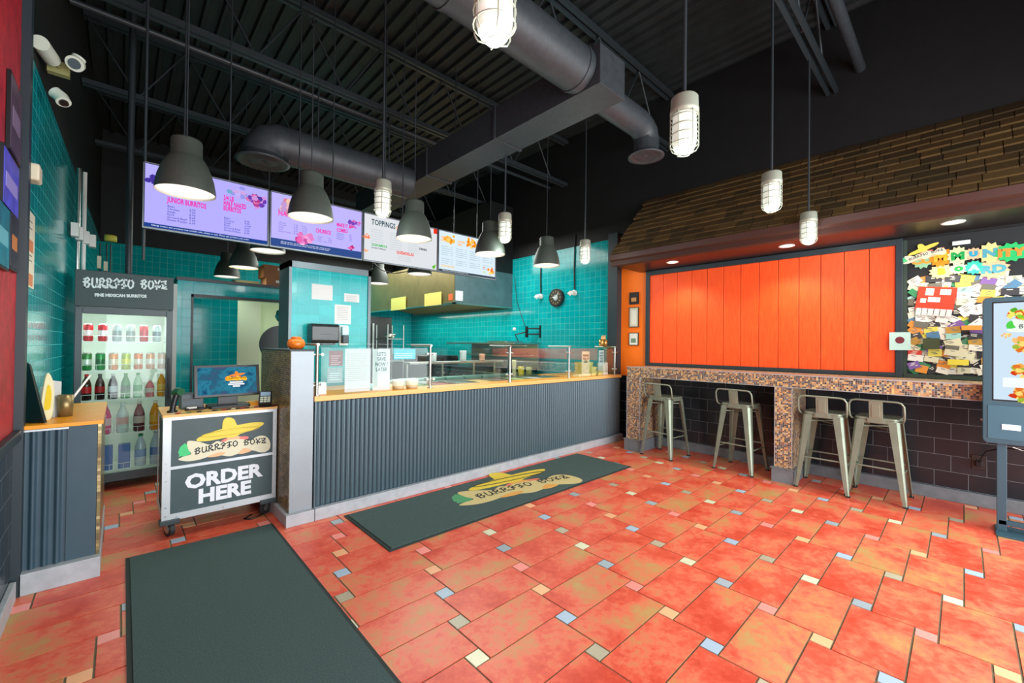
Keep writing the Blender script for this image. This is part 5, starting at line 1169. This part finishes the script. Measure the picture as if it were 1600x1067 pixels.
# cameras
CW = mat('camera_white', '#d3dccb', .4)
t = thing('security_camera', 'white bullet security camera facing left, high on the left wall', 'security camera', (-.3, 3.9, 3.15))
MB().cyl((-.366, 3.72, 3.115), (-.335, 3.92, 3.13), .042, n=20).build('camera_body', CW, t); MB().cyl((-.325, 3.935, 3.135), (-.335, 3.915, 3.13), .03, n=16).build('lens', DKP, t)
mb = MB(); mb.box(-.36, -.26, 3.98, 4.03, 3.08, 3.16); mb.cyl((-.32, 3.92, 3.12), (-.30, 4.0, 3.12), .012, n=8); mb.build('bracket', mat('olive_bracket', '#8f8f5a', .5), t)
t = thing('security_camera', 'white round faced security camera beside the bullet camera', 'security camera', (-.24, 3.95, 3.1))
MB().cyl((-.235, 3.93, 3.15), (-.215, 3.93, 3.20), .035, n=16).build('camera_body', CW, t); MB().cyl((-.225, 3.86, 3.125), (-.23, 3.84, 3.11), .045, n=24).build('face_ring', CW, t); MB().cyl((-.23, 3.84, 3.11), (-.231, 3.835, 3.107), .03, n=20).build('lens', GREYP, t)
MB().cyl((-.225, 3.93, 3.18), (-.225, 3.86, 3.125), .02, n=10).build('arm', CW, t)
t = thing('security_camera', 'small white dome camera low under the others', 'security camera', (-.3, 3.9, 2.85))
MB().tube([(-.315, 3.85, 2.90), (-.285, 3.84, 2.875), (-.272, 3.82, 2.84)], .036, 16).build('dome_body', CW, t); MB().cyl((-.272, 3.82, 2.84), (-.270, 3.815, 2.830), .022, n=16).build('lens', DKP, t)
# conduit cluster above the fridge
t = thing('conduit_cluster', 'white conduit boxes and pipes on the left wall above the fridge', 'conduit', (-.28, 6.1, 2.0))
for x, y, c in ((-.30, 5.75, STEEL), (-.265, 5.85, WHITE)): MB().cyl((x, y, 1.99), (x, y, 3.0), .016, n=10).build('conduit_pipe', c, t)
for x, y in ((-.31, 5.45), (-.29, 5.62), (-.255, 5.8), (-.215, 5.95)): bx(x-.02, x+.03, y, y+.1, 2.30, 2.42).build('junction_box', WHITE, t)
mb = MB(); mb.box(-.18, -.15, 6.2, 6.3, 2.12, 2.25); mb.box(-.13, -.10, 6.2, 6.3, 2.10, 2.2); mb.build('switch_box', CREAM, t)
MB().lathe([(0, 0), (.05, 0), (.05, .06), (0, .06)], (-.08, 6.2, 2.42), 14).build('sensor_head', mat('yellow_sensor', '#c8c24a', .5), t)
mb = MB()
for x, y in ((-.16, 6.25), (-.11, 6.25), (-.08, 6.25)): mb.cyl((x, y, 1.9), (x, y, 2.4), .006, n=6)
mb.build('thin_wire', DKP, t)
# leaning frames, cup and bag on the left counter
t = thing('leaning_board', 'rounded menu board with yellow picture leaning on the left counter', 'menu board', (-.33, 3.8, .895))
Mx = Matrix.Translation((-.33, 3.62, .90)) @ Matrix.Rotation(R(-8), 4, 'Z') @ Matrix.Rotation(R(-9), 4, 'X')
P = spline([(-.03, 0), (.07, 0), (.075, .10), (.05, .22), (.0, .30), (-.045, .31), (-.05, .15)], 4)
Mx = Matrix.Translation((-.345, 3.60, .90)) @ Matrix(((.75, .10, .64, 0), (.64, 0, -.76, 0), (0, .99, 0, 0), (0, 0, 0, 1)))
mb = MB(); mb.M = Mx; mb.prism([(u*.5, v*.85) for u, v in P], lambda u, v: (u+.04, v, -.004), lambda u, v: (u+.04, v, .004)); mb.build('board', mat('cream_board', '#d8d8b0', .6), t)
mb = MB(); mb.M = Mx; mb.prism([(u*.26+.0, v*.45+.06) for u, v in P], lambda u, v: (u+.042, v, .0042), lambda u, v: (u+.042, v, .0055)); mb.build('yellow_picture', mat('picture_yellow', '#d8c02a', .6), t)
simple('black_frame', MB().add([(-.385, 3.58, .897), (-.30, 3.50, .897), (-.365, 3.56, 1.22), (-.39, 3.60, 1.24), (-.38, 3.60, .897), (-.29, 3.52, .897), (-.36, 3.58, 1.22), (-.385, 3.62, 1.24)], [(0, 1, 2, 3), (4, 7, 6, 5), (0, 4, 5, 1), (1, 5, 6, 2), (2, 6, 7, 3), (3, 7, 4, 0)]), DKP, 'black edged picture frame leaning in the corner on the left counter', 'picture frame')
t = thing('straw_cup', 'tin cup with a white straw on the left counter', 'cup', (-.25, 3.75, .895))
MB().lathe([(0, 0), (.032, 0), (.038, .13), (.035, .13), (.03, .01)], (-.235, 3.75, .8955), 20).build('cup_body', mat('bronze_tin', '#8a7a52', .35, metal=.6), t)
MB().cyl((-.25, 3.76, .92), (-.13, 3.80, 1.14), .006, n=8).build('straw', WHITE, t)
simple('paper_bag', MB().add([(-.33, 3.75, .896), (-.28, 3.72, .896), (-.26, 3.84, .896), (-.31, 3.88, .896), (-.34, 3.74, 1.08), (-.29, 3.72, 1.12), (-.26, 3.86, 1.10), (-.32, 3.88, 1.06)], [(0, 3, 2, 1), (4, 5, 6, 7), (0, 1, 5, 4), (1, 2, 6, 5), (2, 3, 7, 6), (3, 0, 4, 7)]), PAPER, 'open white paper bag on the left counter', 'paper bag')
